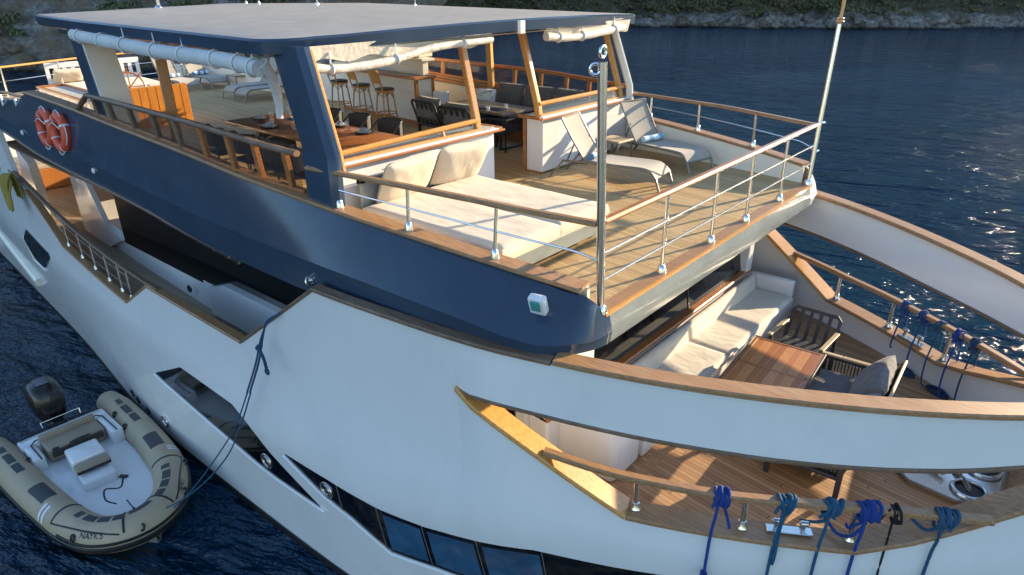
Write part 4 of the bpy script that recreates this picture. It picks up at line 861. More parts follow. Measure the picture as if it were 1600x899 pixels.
for x,y,l in ((-10.95,-1.85,'stemmed glass nearest the aft end of the dining table'),(-10.75,-1.55,'tall stemmed glass left of the navy pillar'),(-10.35,-2.2,'stemmed glass touching the left edge of the navy pillar'),(-9.12,-1.62,'stemmed glass right of the navy pillar, farther one'),(-9.0,-2.02,'stemmed glass right of the navy pillar, nearer one'),(-11.25,-1.30,'stemmed glass on the far aft side of the dining table')): glass(x,y,l)
# ---- lounge corner
LT=empty('lounge_table',(-9.65,2.3,0),R(-4),'low weathered wood table with charcoal frame set with cups in the port lounge','coffee table')
mb=MB(); mb.b2(-.92,.92,-.48,.48,.68,.73,.008); mb.build('table_top',planks('weathered_top',((.20,.15,.11),(.27,.21,.155),(.33,.27,.20)),.12,0,caulk=.05,seg=9,rough=.45,coat=.2),LT)
for x in (-.8,.8):
    mb=MB(); mb.bar([(x,-.42,.66),(x,-.42,.02),(x,.42,.02),(x,.42,.66)],.06,.04); mb.build('loop_leg',MAT['charcoal'],LT)
def slatchair(loc,rz,label,group=None,arm='charcoal',w_=.66,d_=.66,seat=.36,bh=.74,cushion=None,slats=5,backtilt=.16,armz=.60,wide=False):
    t=empty('armchair',loc,rz,label,'armchair',group); h=w_/2
    mb=MB(); mb.b2(-d_/2,d_/2,-h+.04,h-.04,seat-.05,seat,.01); mb.build('seat_frame',MAT['charcoal'],t)
    for sx_ in (-1,1):
        for sy in (-1,1):
            mb=MB(); mb.b2(sx_*(d_/2-.03)-.025,sx_*(d_/2-.03)+.025,sy*(h-.03)-.025,sy*(h-.03)+.025,0,armz,.006); mb.build('leg',MAT['charcoal'],t)
    for s in (-1,1):
        mb=MB(); mb.b2(-d_/2,d_/2+.03,s*(h-.02)-.035,s*(h-.02)+.035,armz,armz+.03,.008); mb.build('armrest',MAT[arm],t)
    mb=MB(); xb=-d_/2+.02
    P=[(xb,-h+.05,seat-.02),(xb-backtilt,-h+.05,bh-.05),(xb-backtilt-.015,-h+.10,bh),(xb-backtilt-.015,h-.10,bh),(xb-backtilt,h-.05,bh-.05),(xb,h-.05,seat-.02)]
    mb.bar(P,.055,.03,.3,up=(1,0,.2),closed=True)
    for k in range(1,slats):
        y=-h+.05+(w_-.1)*k/slats; mb.bar([(xb,y,seat),(xb-backtilt-.01,y,bh-.01)],.055,.018,.2,up=(1,0,0))
    mb.build('slatted_back',MAT['charcoal'],t)
    if cushion:
        m_=slab_soft(d_-.06,w_-.12,.12,loc[0],16,16,.012,.04); m_.v=[v+Vector((.02,0,seat)) for v in m_.v]; m_.build('seat_cushion',MAT[cushion],t,60)
        m2=pillow_mb(.46,w_-.14,.20,loc[1]); T_=TRS((xb-.02,0,seat+.34),0,R(-76),0); m2.v=[T_@v for v in m2.v]; m2.build('back_cushion',MAT[cushion],t,60)
    return t
slatchair((-10.55,1.85,0),R(82),'dark slatted armchair with grey cushion nearest the bar corner','armchairs in the port lounge',cushion='greyfab',w_=.9,bh=.84)
slatchair((-9.55,1.65,0),R(92),'dark slatted armchair with grey cushion behind the wooden mullion','armchairs in the port lounge',cushion='greyfab',w_=.9,bh=.84)
def ropechair(loc,rz,label):
    t=empty('rope_armchair',loc,rz,label,'armchair','armchairs in the port lounge'); h=.32
    mb=MB()
    for s in (-1,1): mb.bar([(-.30,s*h,0),(-.30,s*h,.62),(.30,s*h,.62),(.30,s*h,0)],.035,.04)
    mb.bar([(-.30,-h,.62),(-.30,h,.62)],.035,.04); mb.bar([(-.30,-h,.34),(-.30,h,.34)],.03,.03); mb.bar([(.30,-h,.34),(.30,h,.34)],.03,.03); mb.build('frame',MAT['charcoal'],t)
    mb=MB()
    for s in (-1,1):
        for k in range(14): x=-.27+.54*k/13; mb.tube([(x,s*h,.34),(x,s*h,.61)],.009,5)
    for k in range(15): y=-h+.03+(2*h-.06)*k/14; mb.tube([(-.30,y,.34),(-.31,y,.61)],.009,5)
    mb.build('rope_weave',MAT['rope_black'],t)
    m_=slab_soft(.56,.58,.10,3,14,14,.01,.04); m_.v=[v+Vector((0,0,.34)) for v in m_.v]; m_.build('seat_cushion',MAT['greyfab'],t,60); return t
ropechair((-9.02,2.0,0),R(95),'black rope weave armchair at the passage through the windscreen')
LS=empty('lounge_sofa',(-9.6,3.22,0),0,'built in port lounge sofa with tall grey back cushions under the side windows','sofa')
mb=MB(); mb.b2(-1.7,1.7,-.42,.42,0,.34,.01); mb.build('base',MAT['varnish'],LS)
for k,x in enumerate((-1.12,0,1.12)):
    m_=slab_soft(1.1,.8,.13,k,16,16,.01,.04); m_.v=[v+Vector((x,-.02,.33)) for v in m_.v]; m_.build('seat_cushion',MAT['greycushion'],LS,60)
for k,(x,tilt) in enumerate(((-.45,0),(.35,3),(1.15,-4))):
    m2=pillow_mb(.80,.62,.24,k*3+1); T_=TRS((x,.26,.74),R(72),0,R(tilt)); m2.v=[T_@v for v in m2.v]; m2.build('back_cushion',MAT['greycushion'],LS,60)
# fish cushion: white with outlines of little fish in black
FP=empty('fish_cushion',(-10.35,3.02,.72),R(12),'white cushion printed with black outlines of small fish on the port sofa','cushion')
T_=TRS((0,0,0),R(70),0,0); m2=pillow_mb(.46,.46,.16,5); m2.v=[T_@v for v in m2.v]; m2.build('cover',MAT['whitecloth'],FP,60)
mb=MB()
for i,(cx,cy,a) in enumerate(((-.09,.08,.5),(.05,.10,.6),(-.05,-.08,.4),(.10,-.03,.5))):
    P=[]
    for k in range(17):
        q=2*math.pi*k/16; px,py=.075*math.cos(q),.028*math.sin(q); P.append((px,py))
    P=P+[(.115,.028),(.115,-.028),(.075,0)]
    Q=[T_@Vector((cx+px*math.cos(a)-py*math.sin(a),cy+px*math.sin(a)+py*math.cos(a),.083-.35*((cx+px)**2+(cy+py)**2))) for px,py in P]; mb.tube(Q,.0045,5)
mb.build('printed_fish',MAT['black'],FP)
for x,y,l in ((-10.1,2.25,'white cup and saucer at the aft end of the lounge table'),(-9.75,1.95,'white cup and saucer in the middle of the lounge table'),(-9.15,2.3,'white cup and saucer near the port sofa side of the lounge table'),(-9.2,1.82,'white cup and saucer nearest the passage')):
    t=empty('cup_and_saucer',(x,y,.732),0,l,'cup','cups on the lounge table'); mb=MB(); mb.lathe([(.03,0),(.075,.010),(.07,.013),(.02,.008)],n=18); mb.build('saucer',MAT['china'],t)
    mb=MB(); mb.lathe([(.022,.012),(.036,.04),(.042,.085),(.038,.085),(.03,.04),(.005,.02)],n=16); mb.build('cup',MAT['china'],t)
mb=MB(); mb.box((0,0,0),(.75,.28,.008),bev=.002); single(mb,'table_runner',plain('navy_runner',(.03,.04,.12),.8),(-9.4,2.08,.738),'dark blue runner laid across the lounge table','table runner',rz=R(-4))
mb=pillow_mb(.4,.4,.15,9); single(mb,'cushion',MAT['whitecloth'],(-11.6,2.85,.62),'white cushion leaning beside the bar end in the port lounge','cushion',smooth=60); bpy.context.scene.collection.objects[-1].rotation_euler=(R(60),0,R(35))
# ---- rolled awnings
def roll(name,pts,r,label,mat,ties,drop=.0):
    t=empty(name,pts[0],0,label,'rolled awning','rolled side curtains under the roof edge'); L=Vector(pts[0]); P=[Vector(p)-L for p in spline(pts,6)]
    mb=MB(); mb.tube(P,r,12,scale=[1+.14*noise.noise(Vector((i*.5,r*50,len(pts)))) for i in range(len(P))]); mb.build('curtain_roll',MAT[mat],t,60)
    n=len(P); 
    for k in range(ties):
        i=int((k+.6)*n/ties*.98); i=min(n-2,i); d=(P[i+1]-P[i]).normalized(); mb=MB(); mb.ring(P[i],r*1.12,.012,16,6,d.to_track_quat('Z','Y').to_matrix().to_4x4()); mb.tube([P[i]+Vector((0,0,r)),P[i]+Vector((0,0,r+.14))],.012,6); mb.build('tie_strap',MAT['whitecloth'],t)
    return t
roll('rolled_awning',[(-13.3,-3.82,2.33),(-11.5,-3.86,2.27),(-10,-3.86,2.22),(-8.4,-3.84,2.20),(-7.72,-3.80,2.14)],.10,'white canvas curtain rolled under the starboard roof edge','canvas',8)
roll('rolled_awning',[(-7.05,-3.5,2.16),(-7.05,-3.1,2.12),(-7.02,-2.4,2.15),(-7.02,-1.6,2.26),(-7.02,-.45,2.29)],.052,'crumpled clear vinyl curtain rolled above the daybed windscreen','clearvinyl',3)
roll('rolled_awning',[(-7.02,.85,2.25),(-7.02,1.5,2.20),(-7.02,2.2,2.22),(-7.05,3.2,2.27)],.065,'short vinyl curtain rolled above the loungers windscreen','clearvinyl',3)
mb=MB()
for y0,y1 in ((-3.6,-.5),(.85,3.4)): mb.solid([[(-7.08,y,2.22+.03*math.sin(y*9)),(-7.03,y,2.40)] for y in frange(y0,y1,30)],(-.01,0,0))
o=mb.build('awning_valance',MAT['clearvinyl'],YA,60)
mb=MB(); mb.tube(spline([(-7.75,-3.74,2.2),(-7.80,-3.6,2.0),(-7.9,-3.5,1.75),(-7.92,-3.5,1.5)],4),.07,10,scale=frange(1.2,.6,13)); single(mb,'hanging_curtain_end',MAT['canvas'],(0,0,0),'white canvas curtain end hanging tied beside the navy pillar','curtain',smooth=60)
# ---- aft daybed
AB=empty('aft_daybed',(-22.7,-.1,0),R(-6),'white slatted daybed with cream pillows on the aft deck','daybed')
mb=MB(); mb.b2(-1.35,-1.27,-1.3,1.3,.3,.52); mb.b2(-1.35,-1.27,-1.3,1.3,.86,1.02,.01); mb.b2(-1.35,-1.27,-1.3,1.3,.52,.56)
for k in range(12): y=-1.3+2.5*k/11; mb.b2(-1.35,-1.28,y,y+.10,.5,.9)
mb.b2(-1.3,1.0,-1.3,1.3,.08,.28,.01); mb.build('slatted_frame',MAT['white'],AB)
m_=slab_soft(2.3,2.56,.18,4,24,24,.02,.05); m_.v=[v+Vector((-.12,0,.26)) for v in m_.v]; m_.build('mattress',MAT['linen'],AB,60)
for y,l,sd in ((-.75,'cream pillow at the starboard end of the aft daybed',1),(.10,'cream pillow next to the navy and white aft pillar on the aft daybed',2)):
    mb=pillow_mb(.5,.85,.22,sd); single(mb,'pillow',MAT['linen'],(-23.75,y-.05,.66),l,'pillow','cream pillows on the aft daybed',60); bpy.context.scene.collection.objects[-1].rotation_euler=(0,R(-48),R(-6))
mb=MB(); mb.box((0,0,.14),(.5,.4,.28),bev=.02); mb.box((.0,0,.29),(.52,.2,.03),bev=.01); single(mb,'canvas_box',MAT['towel2'],(-13.0,-2.75,0.0),'pale blue and white folded bag behind the starboard side windows','bag')
# ---- life rings
for x,l in ((-15.28,'orange life ring on the navy side, the one nearer the stern'),(-14.55,'orange life ring on the navy side, the one nearer the bow')):
    t=empty('life_ring',(x,-4.06,.60),0,l,'life ring','orange life rings on the navy side'); t.rotation_euler=(R(84),0,0)
    mb=MB(); mb.ring((0,0,0),.285,.088,32,12); mb.build('ring_buoy',MAT['orange'],t)
    mb=MB()
    for k in range(4):
        a=k*math.pi/2+.5; mb.ring((0,0,0),.285,.092,4,12,None,a-.05,a+.05)
    mb.build('white_band',MAT['whitecloth'],t); mb=MB(); P=[]
    for k in range(25): a=k*2*math.pi/24; q=.375+.03*math.cos(4*a); P.append((q*math.cos(a),q*math.sin(a),.03))
    mb.tube(P[:-1],.009,6,closed=True); mb.tube(spline([(.3,.1,.10),(0,.18,.11),(-.25,.1,.10)],4),.008,6);pass; mb.build('grab_line',MAT['whitecloth'],t)
# ---- bow sofa
BS=empty('bow_sofa',(-3.65,.25,-2.45),0,'long white built in sofa with cream seat covers below the cabin front window','sofa')
mb=MB(); mb.b2(-4.05,-3.26,-1.95,3.22,-2.445,-2.08,.04,2); mb.b2(-4.05,-3.28,3.08,3.22,-2.2,-1.76,.02,2); pass
part(mb,'base',MAT['white'],BS)
for k,(a,b) in enumerate(((-1.98,-1.1),(-1.1,.46),(.46,3.06))):
    m_=slab_soft(.70,b-a-.012,.10,k*4+1,18,34,.005,.03); m_.v=[v+Vector((-3.60,(a+b)/2,-2.10)) for v in m_.v]; part(m_,'seat_cushion',MAT['sofacover'],BS,60)
    m_=slab_soft(.30,b-a-.012,.12,k*4+2,8,34,.007,.04); T_=TRS((-3.94,(a+b)/2,-1.92),0,R(80),0)@Matrix.Translation((0,0,-.07)); m_.v=[T_@v for v in m_.v]; part(m_,'back_cushion',MAT['sofacover'],BS,60)
# ---- bow table
BT=empty('bow_table',(-2.47,0.0,-2.45),R(4),'square slatted teak table between the bow sofa and grey loveseat','table')
mb=MB(); mb.b2(-.47,.47,-.82,.80,.66,.70,.004); mb.build('table_top',MAT['table'],BT)
mb=MB(); mb.bar([(-.46,-.81,.703),(.46,-.81,.703),(.46,.79,.703),(-.46,.79,.703)],.07,.006,closed=True); mb.bar([(-.45,-.02,.703),(.45,-.02,.703)],.05,.006); mb.build('table_border',wood('table_border_wood',((.26,.09,.03),(.36,.14,.045),(.46,.2,.07)),(9,1,9),coat=.5),BT)
mb=MB(); mb.bar([(-.49,-.84,.68),(.49,-.84,.68),(.49,.82,.68),(-.49,.82,.68)],.03,.06,closed=True); mb.build('metal_rim',MAT['charcoal'],BT)
for x in (-.44,.44):
    for y in (-.78,.76):
        mb=MB(); mb.b2(x-.035,x+.035,y-.035,y+.035,0,.66,.006); mb.build('leg',MAT['charcoal'],BT)
slatchair((-2.52,1.42,-2.45),R(-92),'dark slatted armchair with wooden armrests at the port end of the bow table',arm='honeytop',w_=.80,d_=.66,seat=.38,bh=.82,armz=.62,slats=5)
# ---- loveseat
LV=empty('loveseat',(-1.64,-.05,-2.45),R(3),'two seat grey cushioned loveseat with rope sides on the foredeck','loveseat')
mb=MB(); mb.b2(-.42,.42,-1.15,1.15,.24,.29,.01)
for x in (-.40,.40):
    for y in (-1.13,1.13): mb.b2(x-.03,x+.03,y-.03,y+.03,0,.62,.006)
for s in (-1,1): mb.b2(-.42,.42,s*1.13-.03,s*1.13+.03,.56,.60,.006)
mb.build('frame',MAT['charcoal'],LV)
mb=MB()
for s in (-1,1): mb.b2(-.44,.36,s*1.13-.04,s*1.13+.04,.605,.635,.008)
mb.bar([(.46,-1.15,.60),(.60,-1.1,.84),(.60,1.1,.84),(.46,1.15,.60)],.03,.03,.3); mb.build('wooden_armrest',MAT['honeytop'],LV)
for s in (-1,1):
    mb=MB()
    for k in range(18): x=-.36+.72*k/17; mb.tube([(x,s*1.13,.29),(x,s*1.13,.57)],.008,5)
    mb.build('rope_side',MAT['rope_black'],LV)
mb=MB()
for k in range(30): y=-1.08+2.16*k/29; mb.tube([(.40,y,.28),(.60,y,.85)],.008,5)
mb.build('rope_back',MAT['rope_black'],LV)
m_=slab_soft(.80,2.16,.14,6,16,40,.012,.05); m_.v=[v+Vector((-.03,0,.28)) for v in m_.v]; m_.build('seat_cushion',MAT['greycushion'],LV,60)
for k,y in enumerate((-.54,.55)):
    m2=pillow_mb(.60,1.08,.27,k*5+2,30,None,.022); T_=TRS((.31,y,.68),0,R(-52+180),R(4*k-2)); m2.v=[T_@v for v in m2.v]; m2.build('back_cushion',MAT['greycushion'],LV,60)
# ---- ropes on the bow rails
def rail_xyz(x,s):
    tab=[(-3.51,3.66,-1.44),(-2.91,3.47,-1.49),(-2.42,3.26,-1.52),(-1.72,2.92,-1.54),(-.73,2.29,-1.55),(-.24,1.96,-1.57),(.22,1.64,-1.60)]
    return Vector((x,s*itp(x,[(a[0],a[1]) for a in tab]),itp(x,[(a[0],a[2]) for a in tab])))
def knot(mb,c,d,n,r,w_,seed):
    rnd=random.Random(seed)
    for k in range(n):
        M=d.to_track_quat('Z','Y').to_matrix().to_4x4()@Matrix.Rotation(rnd.uniform(-.45,.45),4,'X')@Matrix.Rotation(rnd.uniform(-.35,.35),4,'Y')@Matrix.Diagonal((1,1.25,1,1))
        if k%3==1: a_=rnd.uniform(-.05,.05); mb.tube(spline([c+d*a_+Vector((0,-.04,.05)),c+d*(a_+rnd.uniform(-.06,.06))+Vector((rnd.uniform(-.03,.03),-.08,-.02)),c+d*(a_+rnd.uniform(-.08,.08))+Vector((rnd.uniform(-.04,.04),-.06,-.12))],4),r,7)
        mb.ring(c+d*(w_*((k+.5)/n-.5))+Vector((0,0,-.015-rnd.uniform(0,.03))),.056+rnd.uniform(0,.026),r,16,8,M)
def rope_tie(x,s,col,label,group,n,strands,seed,r=.016):
    p=rail_xyz(x,s); d=(rail_xyz(x+.1,s)-p).normalized(); t=empty('tied_rope',p,0,label,'rope',group)
    mb=MB(); knot(mb,Vector((0,0,0)),d,int(n*1.5),r*1.0,.023*n,seed); mb.build('knot',MAT[col],t)
    for st in strands:
        mb=MB(); mb.tube([q if isinstance(q,Vector) else Vector(q) for q in spline(st,6)],r,8); mb.build('hanging_strand',MAT[col],t)
    return t,p
G='ropes tied to the starboard bow handrail'
specS=[(-1.84,'rope_royal','bright blue rope with a fender below, leftmost on the near bow handrail',5),(-1.32,'rope_teal','teal blue rope hanging in front of the steel cleat',5),(-.97,'rope_teal','dark teal coiled rope knot right of the steel cleat',6),(-.69,'rope_royal','thick bright blue rope knot with a looping tail above the third stanchion',7),(-.51+.02,'rope_black','thin black rope on the near bow handrail',3),(-.12,'rope_moor','blue rope with sideways tail, rightmost on the near bow handrail',6)]
for i,(x,c_,l,n_) in enumerate(specS):
    p=rail_xyz(x,-1); yo=-(Yh(x,-2.2)+.05)-p.y
    dn=1.25+.02*i; hang=[(0,-.06,-.04),(0,min(-.10,yo*.7),-.22),(-.02,yo-.02,-.45),(-.03,yo-.02,-.9),(-.03,yo-.0,-dn)]
    if i==4: hang=[(0,-.06,-.04),(.0,yo*.7,-.3),(0,yo-.02,-.6),(0,yo,-1.2)]
    st=[hang]
    if i==0: st.append([(.03,-.05,-.05),(.06,.02,-.22),(.12,.0,-.36)])
    if i==1: st.append([(.02,-.07,-.08),(.0,yo*.8,-.3),(.01,yo-.03,-.6),(.0,yo-.02,-.72)])
    if i==2: st.append([(.0,-.08,-.12),(-.10,-.02,-.25),(-.26,.06,-.38)])
    if i==3: st+= [[(-.02,-.08,-.12),(-.12,-.06,-.26),(-.16,.02,-.30)],[(.0,-.09,-.15),(-.08,-.12,-.30),(-.22,-.04,-.40),(-.36,.04,-.34)]]
    if i==5: st.append([(.0,-.08,-.08),(-.12,-.08,-.18),(-.30,.02,-.16)])
    t,p=rope_tie(x,-1,c_,l,G,n_,st,i*11+3,.011 if i==4 else .016)
    mb=MB(); kz=-dn+.28 if i!=4 else -.95
    for k in range(3): mb.ring((-.03,yo-.03,kz-.035*k),.03,.014,12,6,Matrix.Rotation(.5*k,4,'X')@Matrix.Rotation(.6,4,'Y'))
    mb.build('lower_knot',MAT[c_ if i!=3 else 'rope_navy'],t)
x=-1.84; p=rail_xyz(x,-1); yy=-(Yh(x,-3)+.20)
FE=empty('boat_fender',(x-.03,yy,-3.05),0,'dark round topped fender hanging from the leftmost bright blue rope','fender')
mb=MB(); mb.lathe([(.03,.14),(.05,.12),(.05,.06),(.11,.03),(.155,-.06),(.16,-.6),(.10,-.72),(.03,-.76)],n=20); mb.build('fender_body',MAT['navy'],FE); mb=MB(); mb.ring((0,0,.13),.04,.016,14,6,Matrix.Rotation(R(90),4,'X')); mb.build('eye',MAT['black'],FE)
G='ropes tied to the port bow handrail'
specP=[(-1.49,'rope_blue','bright blue rope loop, farthest aft on the far bow handrail'),(-1.2,'rope_blue','blue rope second from aft on the far bow handrail'),(-.95,'rope_moor','light blue rope, middle one on the far bow handrail'),(-.69,'rope_royal','deep blue rope fourth from aft on the far bow handrail'),(-.47,'rope_navy','faded navy rope nearest the bow on the far handrail')]
for i,(x,c_,l) in enumerate(specP):
    yi=-.28; st=[[(0,-.06,-.04),(-.02,-.14,-.25),(-.04,yi,-.5),(-.03,yi-.04,-.8),(.02,yi-.1,-.86)],[(.04,.0,-.05),(.05,.04,-.2),(.06,.0,-.42)]]
    if i==0: st[0]=[(0,-.06,-.04),(-.02,-.14,-.25),(-.04,yi,-.55),(-.02,yi,-.62)]
    t,p=rope_tie(x,1,c_,l,G,4,st,i*7+40,.012)
for x,y,c_,l in ((-1.25,2.38,'rope_moor','blue rope end coiled on the foredeck against the port bulwark, aft one'),(-.75,2.05,'rope_navy','dark blue rope end coiled on the foredeck against the port bulwark, forward one')):
    mb=MB(); P=[]
    for k in range(60): a=k*.55; P.append((.16*math.cos(a)*(1-.006*k)+.05*math.sin(a*.37),.07*math.sin(a)+.02*math.cos(a*.5),.012+.0006*k))
    mb.tube(spline(P,2),.012,6); single(mb,'rope_coil',MAT[c_],(x,y,-2.448),l,'rope','rope ends on the foredeck',60,R(-28))
# ---- mooring line to the tender
ML=empty('mooring_line',(-7.45,-4.22,-.88),0,'dark blue mooring line from the sloping cap down to the inflatable boat','rope'); L=ML.location
A=[(-7.40,-4.15,-.82),(-7.62,-4.30,-.98),(-7.72,-4.34,-1.2),(-7.95,-4.36,-1.7),(-8.35,-4.38,-2.35)]
def rel(P): return [Vector(p)-L for p in P]
mb=MB(); mb.tube(rel(spline(A,5)),.015,8); mb.tube(rel(spline([(-7.38,-4.12,-.80),(-7.60,-4.28,-.97),(-7.75,-4.36,-1.25),(-8.0,-4.39,-1.75),(-8.38,-4.41,-2.35)],5)),.014,8); mb.build('doubled_rope',MAT['rope_moor'],ML)
mb=MB(); mb.tube(rel(spline([(-8.33,-4.38,-2.35),(-8.75,-4.45,-3.1),(-9.15,-4.6,-3.8),(-9.7,-4.95,-4.5),(-10.25,-5.35,-4.95),(-10.62,-5.62,-4.98),(-10.95,-5.65,-4.95)],6)),.012,8); mb.build('long_strand',MAT['rope_moor'],ML)
mb=MB(); mb.tube(rel(spline([(-8.38,-4.40,-2.35),(-8.85,-4.46,-3.1),(-9.35,-4.55,-3.75),(-9.95,-4.85,-4.6),(-10.2,-5.2,-5.0),(-10.3,-5.5,-5.08),(-10.7,-5.66,-4.98)],6)),.011,8); mb.build('short_strand',MAT['rope_moor'],ML)
mb=MB(); mb.tube(rel(spline([(-7.85,-4.38,-1.40),(-7.72,-4.40,-1.52),(-7.68,-4.40,-1.68)],5)),.022,8); mb.ring(Vector((-7.68,-4.40,-1.73))-L,.04,.014,14,6,Matrix.Rotation(R(90),4,'X')); mb.ring(Vector((-7.84,-4.37,-1.42))-L,.04,.018,12,6,Matrix.Rotation(.5,4,'X')); mb.build('spliced_eye',MAT['rope_navy'],ML)
YR=empty('yellow_rope_coil',(-18.75,-4.14,-.98),0,'yellow mooring rope hung in a coil over the stern rail','rope')
for k in range(11):
    mb=MB(); o_=.055*(k-5); d=.55+.12*((k*37)%5)/5
    mb.tube(spline([(o_,.10,-.25-.1*(k%3)),(o_*.9-.02,.08,.02),(o_,0,.09+.01*k),(o_+.03,-.13,.0),(o_*.8+.05,-.16,-d*.5),(o_*.6+.08,-.17,-d),(o_*.6+.17,-.17,-d*.95),(o_*.8+.15,-.15,-d*.4),(o_+.1,-.05,.05)],5),.021,8); mb.build('rope_loop',MAT['rope_yellow'],YR)
# ---- tender
TE=empty('inflatable_boat',(-12.5,-5.55,-5.5),0,'beige and white rigid inflatable boat with black outboard moored alongside the hull','inflatable boat')
CL=spline([(-14.85,-4.50,-5.20),(-13.9,-4.50,-5.20),(-13,-4.53,-5.20),(-12.2,-4.60,-5.19),(-11.5,-4.72,-5.17),(-10.9,-4.95,-5.14),(-10.5,-5.25,-5.11),(-10.34,-5.6,-5.10),(-10.42,-5.95,-5.11),(-10.75,-6.25,-5.14),(-11.4,-6.42,-5.17),(-12.2,-6.50,-5.19),(-13,-6.56,-5.20),(-13.9,-6.60,-5.20),(-14.85,-6.62,-5.20)],10)
TRr=.295; NC=len(CL)-1
def TS(u,ang,rad=TRr):
    """point on the tube: u in 0..1 along it, ang 0 = outboard, 90 = top"""
    f_=u*NC; i=min(NC-1,max(0,int(f_))); p=CL[i].lerp(CL[i+1],f_-i); a=CL[max(0,i-1)]; b=CL[min(NC,i+2)]; tn=(b-a).normalized(); out=Vector((-tn.y,tn.x,0)).normalized(); 
    if out.dot(p-Vector((-12.8,-5.55,p.z)))<0: out=-out
    return p+out*math.cos(R(ang))*rad+Vector((0,0,1))*math.sin(R(ang))*rad
sc_=[ .82+.18*min(1,i/5.) if i<5 else (.82+.18*min(1,(NC-i)/5.) if NC-i<5 else 1) for i in range(NC+1)]
mb=MB(); mb.tube(CL,TRr,24,scale=sc_); part(mb,'inflatable_tube',plain('beige_tube_fabric',(.40,.315,.21),.55,var=.06,nsc=2,dirt=.3),TE,60)
for e,sg in ((CL[0],1),(CL[-1],1)):
    mb=MB(); mb.lathe([(.225,0),(.2,.08),(.12,.17),(.02,.21)],n=20,M=Matrix.Translation(e)@Matrix.Rotation(R(-90),4,'Y')); part(mb,'tube_end_cone',MAT['taupe'],TE)
mb=MB(); mb.bar([TS(u,-12,TRr+.01) for u in frange(.01,.99,90)],.05,.10); mb.bar([TS(u,8,TRr+.008) for u in frange(.30,.70,50)],.03,.05); part(mb,'rub_strake',MAT['black'],TE)
def patch(mb,u0,u1,a0,a1,n=6,m=6,rad=.006,th=.004):
    mb.solid([[TS(u,a,TRr+rad) for a in frange(a0,a1,m)] for u in frange(u0,u1,n)],(0,0,-th))
for k,(u0,u1,a0,a1) in enumerate(((.045,.062,80,100),(.070,.098,78,104),(.104,.130,78,104),(.185,.235,70,120),(.335,.365,82,108),(.372,.40,82,108),(.410,.435,82,108),(.955,.938,80,100),(.930,.902,76,102),(.896,.870,76,102),(.815,.765,60,112),(.665,.635,84,110),(.628,.598,84,110),(.59,.56,84,110),(.465,.545,92,118),(.325,.312,84,112),(.688,.675,84,112))):
    mb=MB(); patch(mb,min(u0,u1),max(u0,u1),a0,a1); part(mb,'rubber_pad',MAT['charcoal'],TE,60)
for u0 in (.245,.255,.752,.742):
    mb=MB(); patch(mb,u0,u0+.005,18 if u0<.5 else 12,72,3,8,.007); part(mb,'white_stripe',MAT['whitecloth'],TE,60)
mb=MB()
for u0,u1,a in ((.285,.43,52),(.57,.72,52)): mb.bar([TS(u,a+(18*math.sin(math.pi*(u-u0)/(u1-u0))-18),TRr+.004) for u in frange(u0,u1,24)],.035,.010)
for u0 in (.285,.72,.44,.56): mb.bar([TS(u0,a,TRr+.004) for a in frange(35,150,14)],.035,.010)
part(mb,'seam_tape',MAT['black'],TE)
for u,a in ((.30,25),(.395,22),(.66,25),(.525,30),(.075,135),(.12,140),(.90,135)): 
    p=TS(u,a,TRr+.012); mb=MB(); mb.ring(p,.05,.018,14,6,Matrix.Rotation(R(60),4,'X')); part(mb,'lifting_handle',MAT['black'],TE)
# raised lettering on the bow tube
def tube_text(txt,uc,ac,h,flip):
    cu=bpy.data.curves.new('lettering','FONT'); cu.body=txt; cu.size=h; cu.align_x='CENTER'; cu.align_y='CENTER'; cu.offset=.002
    o=bpy.data.objects.new('tmp',cu); COL.objects.link(o); bpy.context.view_layer.update()
    me=o.evaluated_get(bpy.context.evaluated_depsgraph_get()).to_mesh(); Lc=sum((CL[i+1]-CL[i]).length for i in range(NC))
    mb=MB(); mb.add([TS(uc+flip*v.co.x/Lc,ac+math.degrees(v.co.y/TRr)*1.0,TRr+.006) for v in me.vertices],[tuple(p.vertices) for p in me.polygons])
    bpy.data.objects.remove(o); part(mb,'lettering',MAT['charcoal'],TE,0)
tube_text('NAYK S',.625,38,.13,-1); tube_text('NAYK S',.385,38,.11,-1)
# hull and inside
mb=MB(); rows=[]
for x in frange(-14.3,-10.2,14):
    hw=itp(x,[(-14.3,.86),(-12.2,.82),(-11.3,.62),(-10.7,.35),(-10.2,.03)]); cy=-5.55; rows.append([(x,cy-hw,-5.32),(x,cy-hw*.55,-5.62),(x,cy,-5.8+.08*(x+14.3)),(x,cy+hw*.55,-5.62),(x,cy+hw,-5.32)])
mb.solid(rows,(0,0,.03)); part(mb,'rigid_hull',plain('grey_hull_paint',(.20,.21,.22),.4),TE)
mb=MB(); mb.prism([(-14.2,-6.30,-5.27),(-14.2,-4.80,-5.27),(-12.2,-4.85,-5.27),(-11.35,-5.02,-5.25),(-10.95,-5.35,-5.24),(-10.92,-5.75,-5.24),(-11.3,-6.12,-5.25),(-12.2,-6.25,-5.27)],(0,0,.03)); part(mb,'floor',MAT['white'],TE,0)
mb=MB(); mb.b2(-14.35,-13.95,-6.35,-4.78,-5.4,-4.98,.05,2); mb.b2(-14.0,-13.4,-6.33,-6.12,-5.27,-4.95,.04,2); mb.b2(-14.0,-13.2,-5.03,-4.80,-5.27,-4.95,.04,2); part(mb,'transom',MAT['white'],TE)
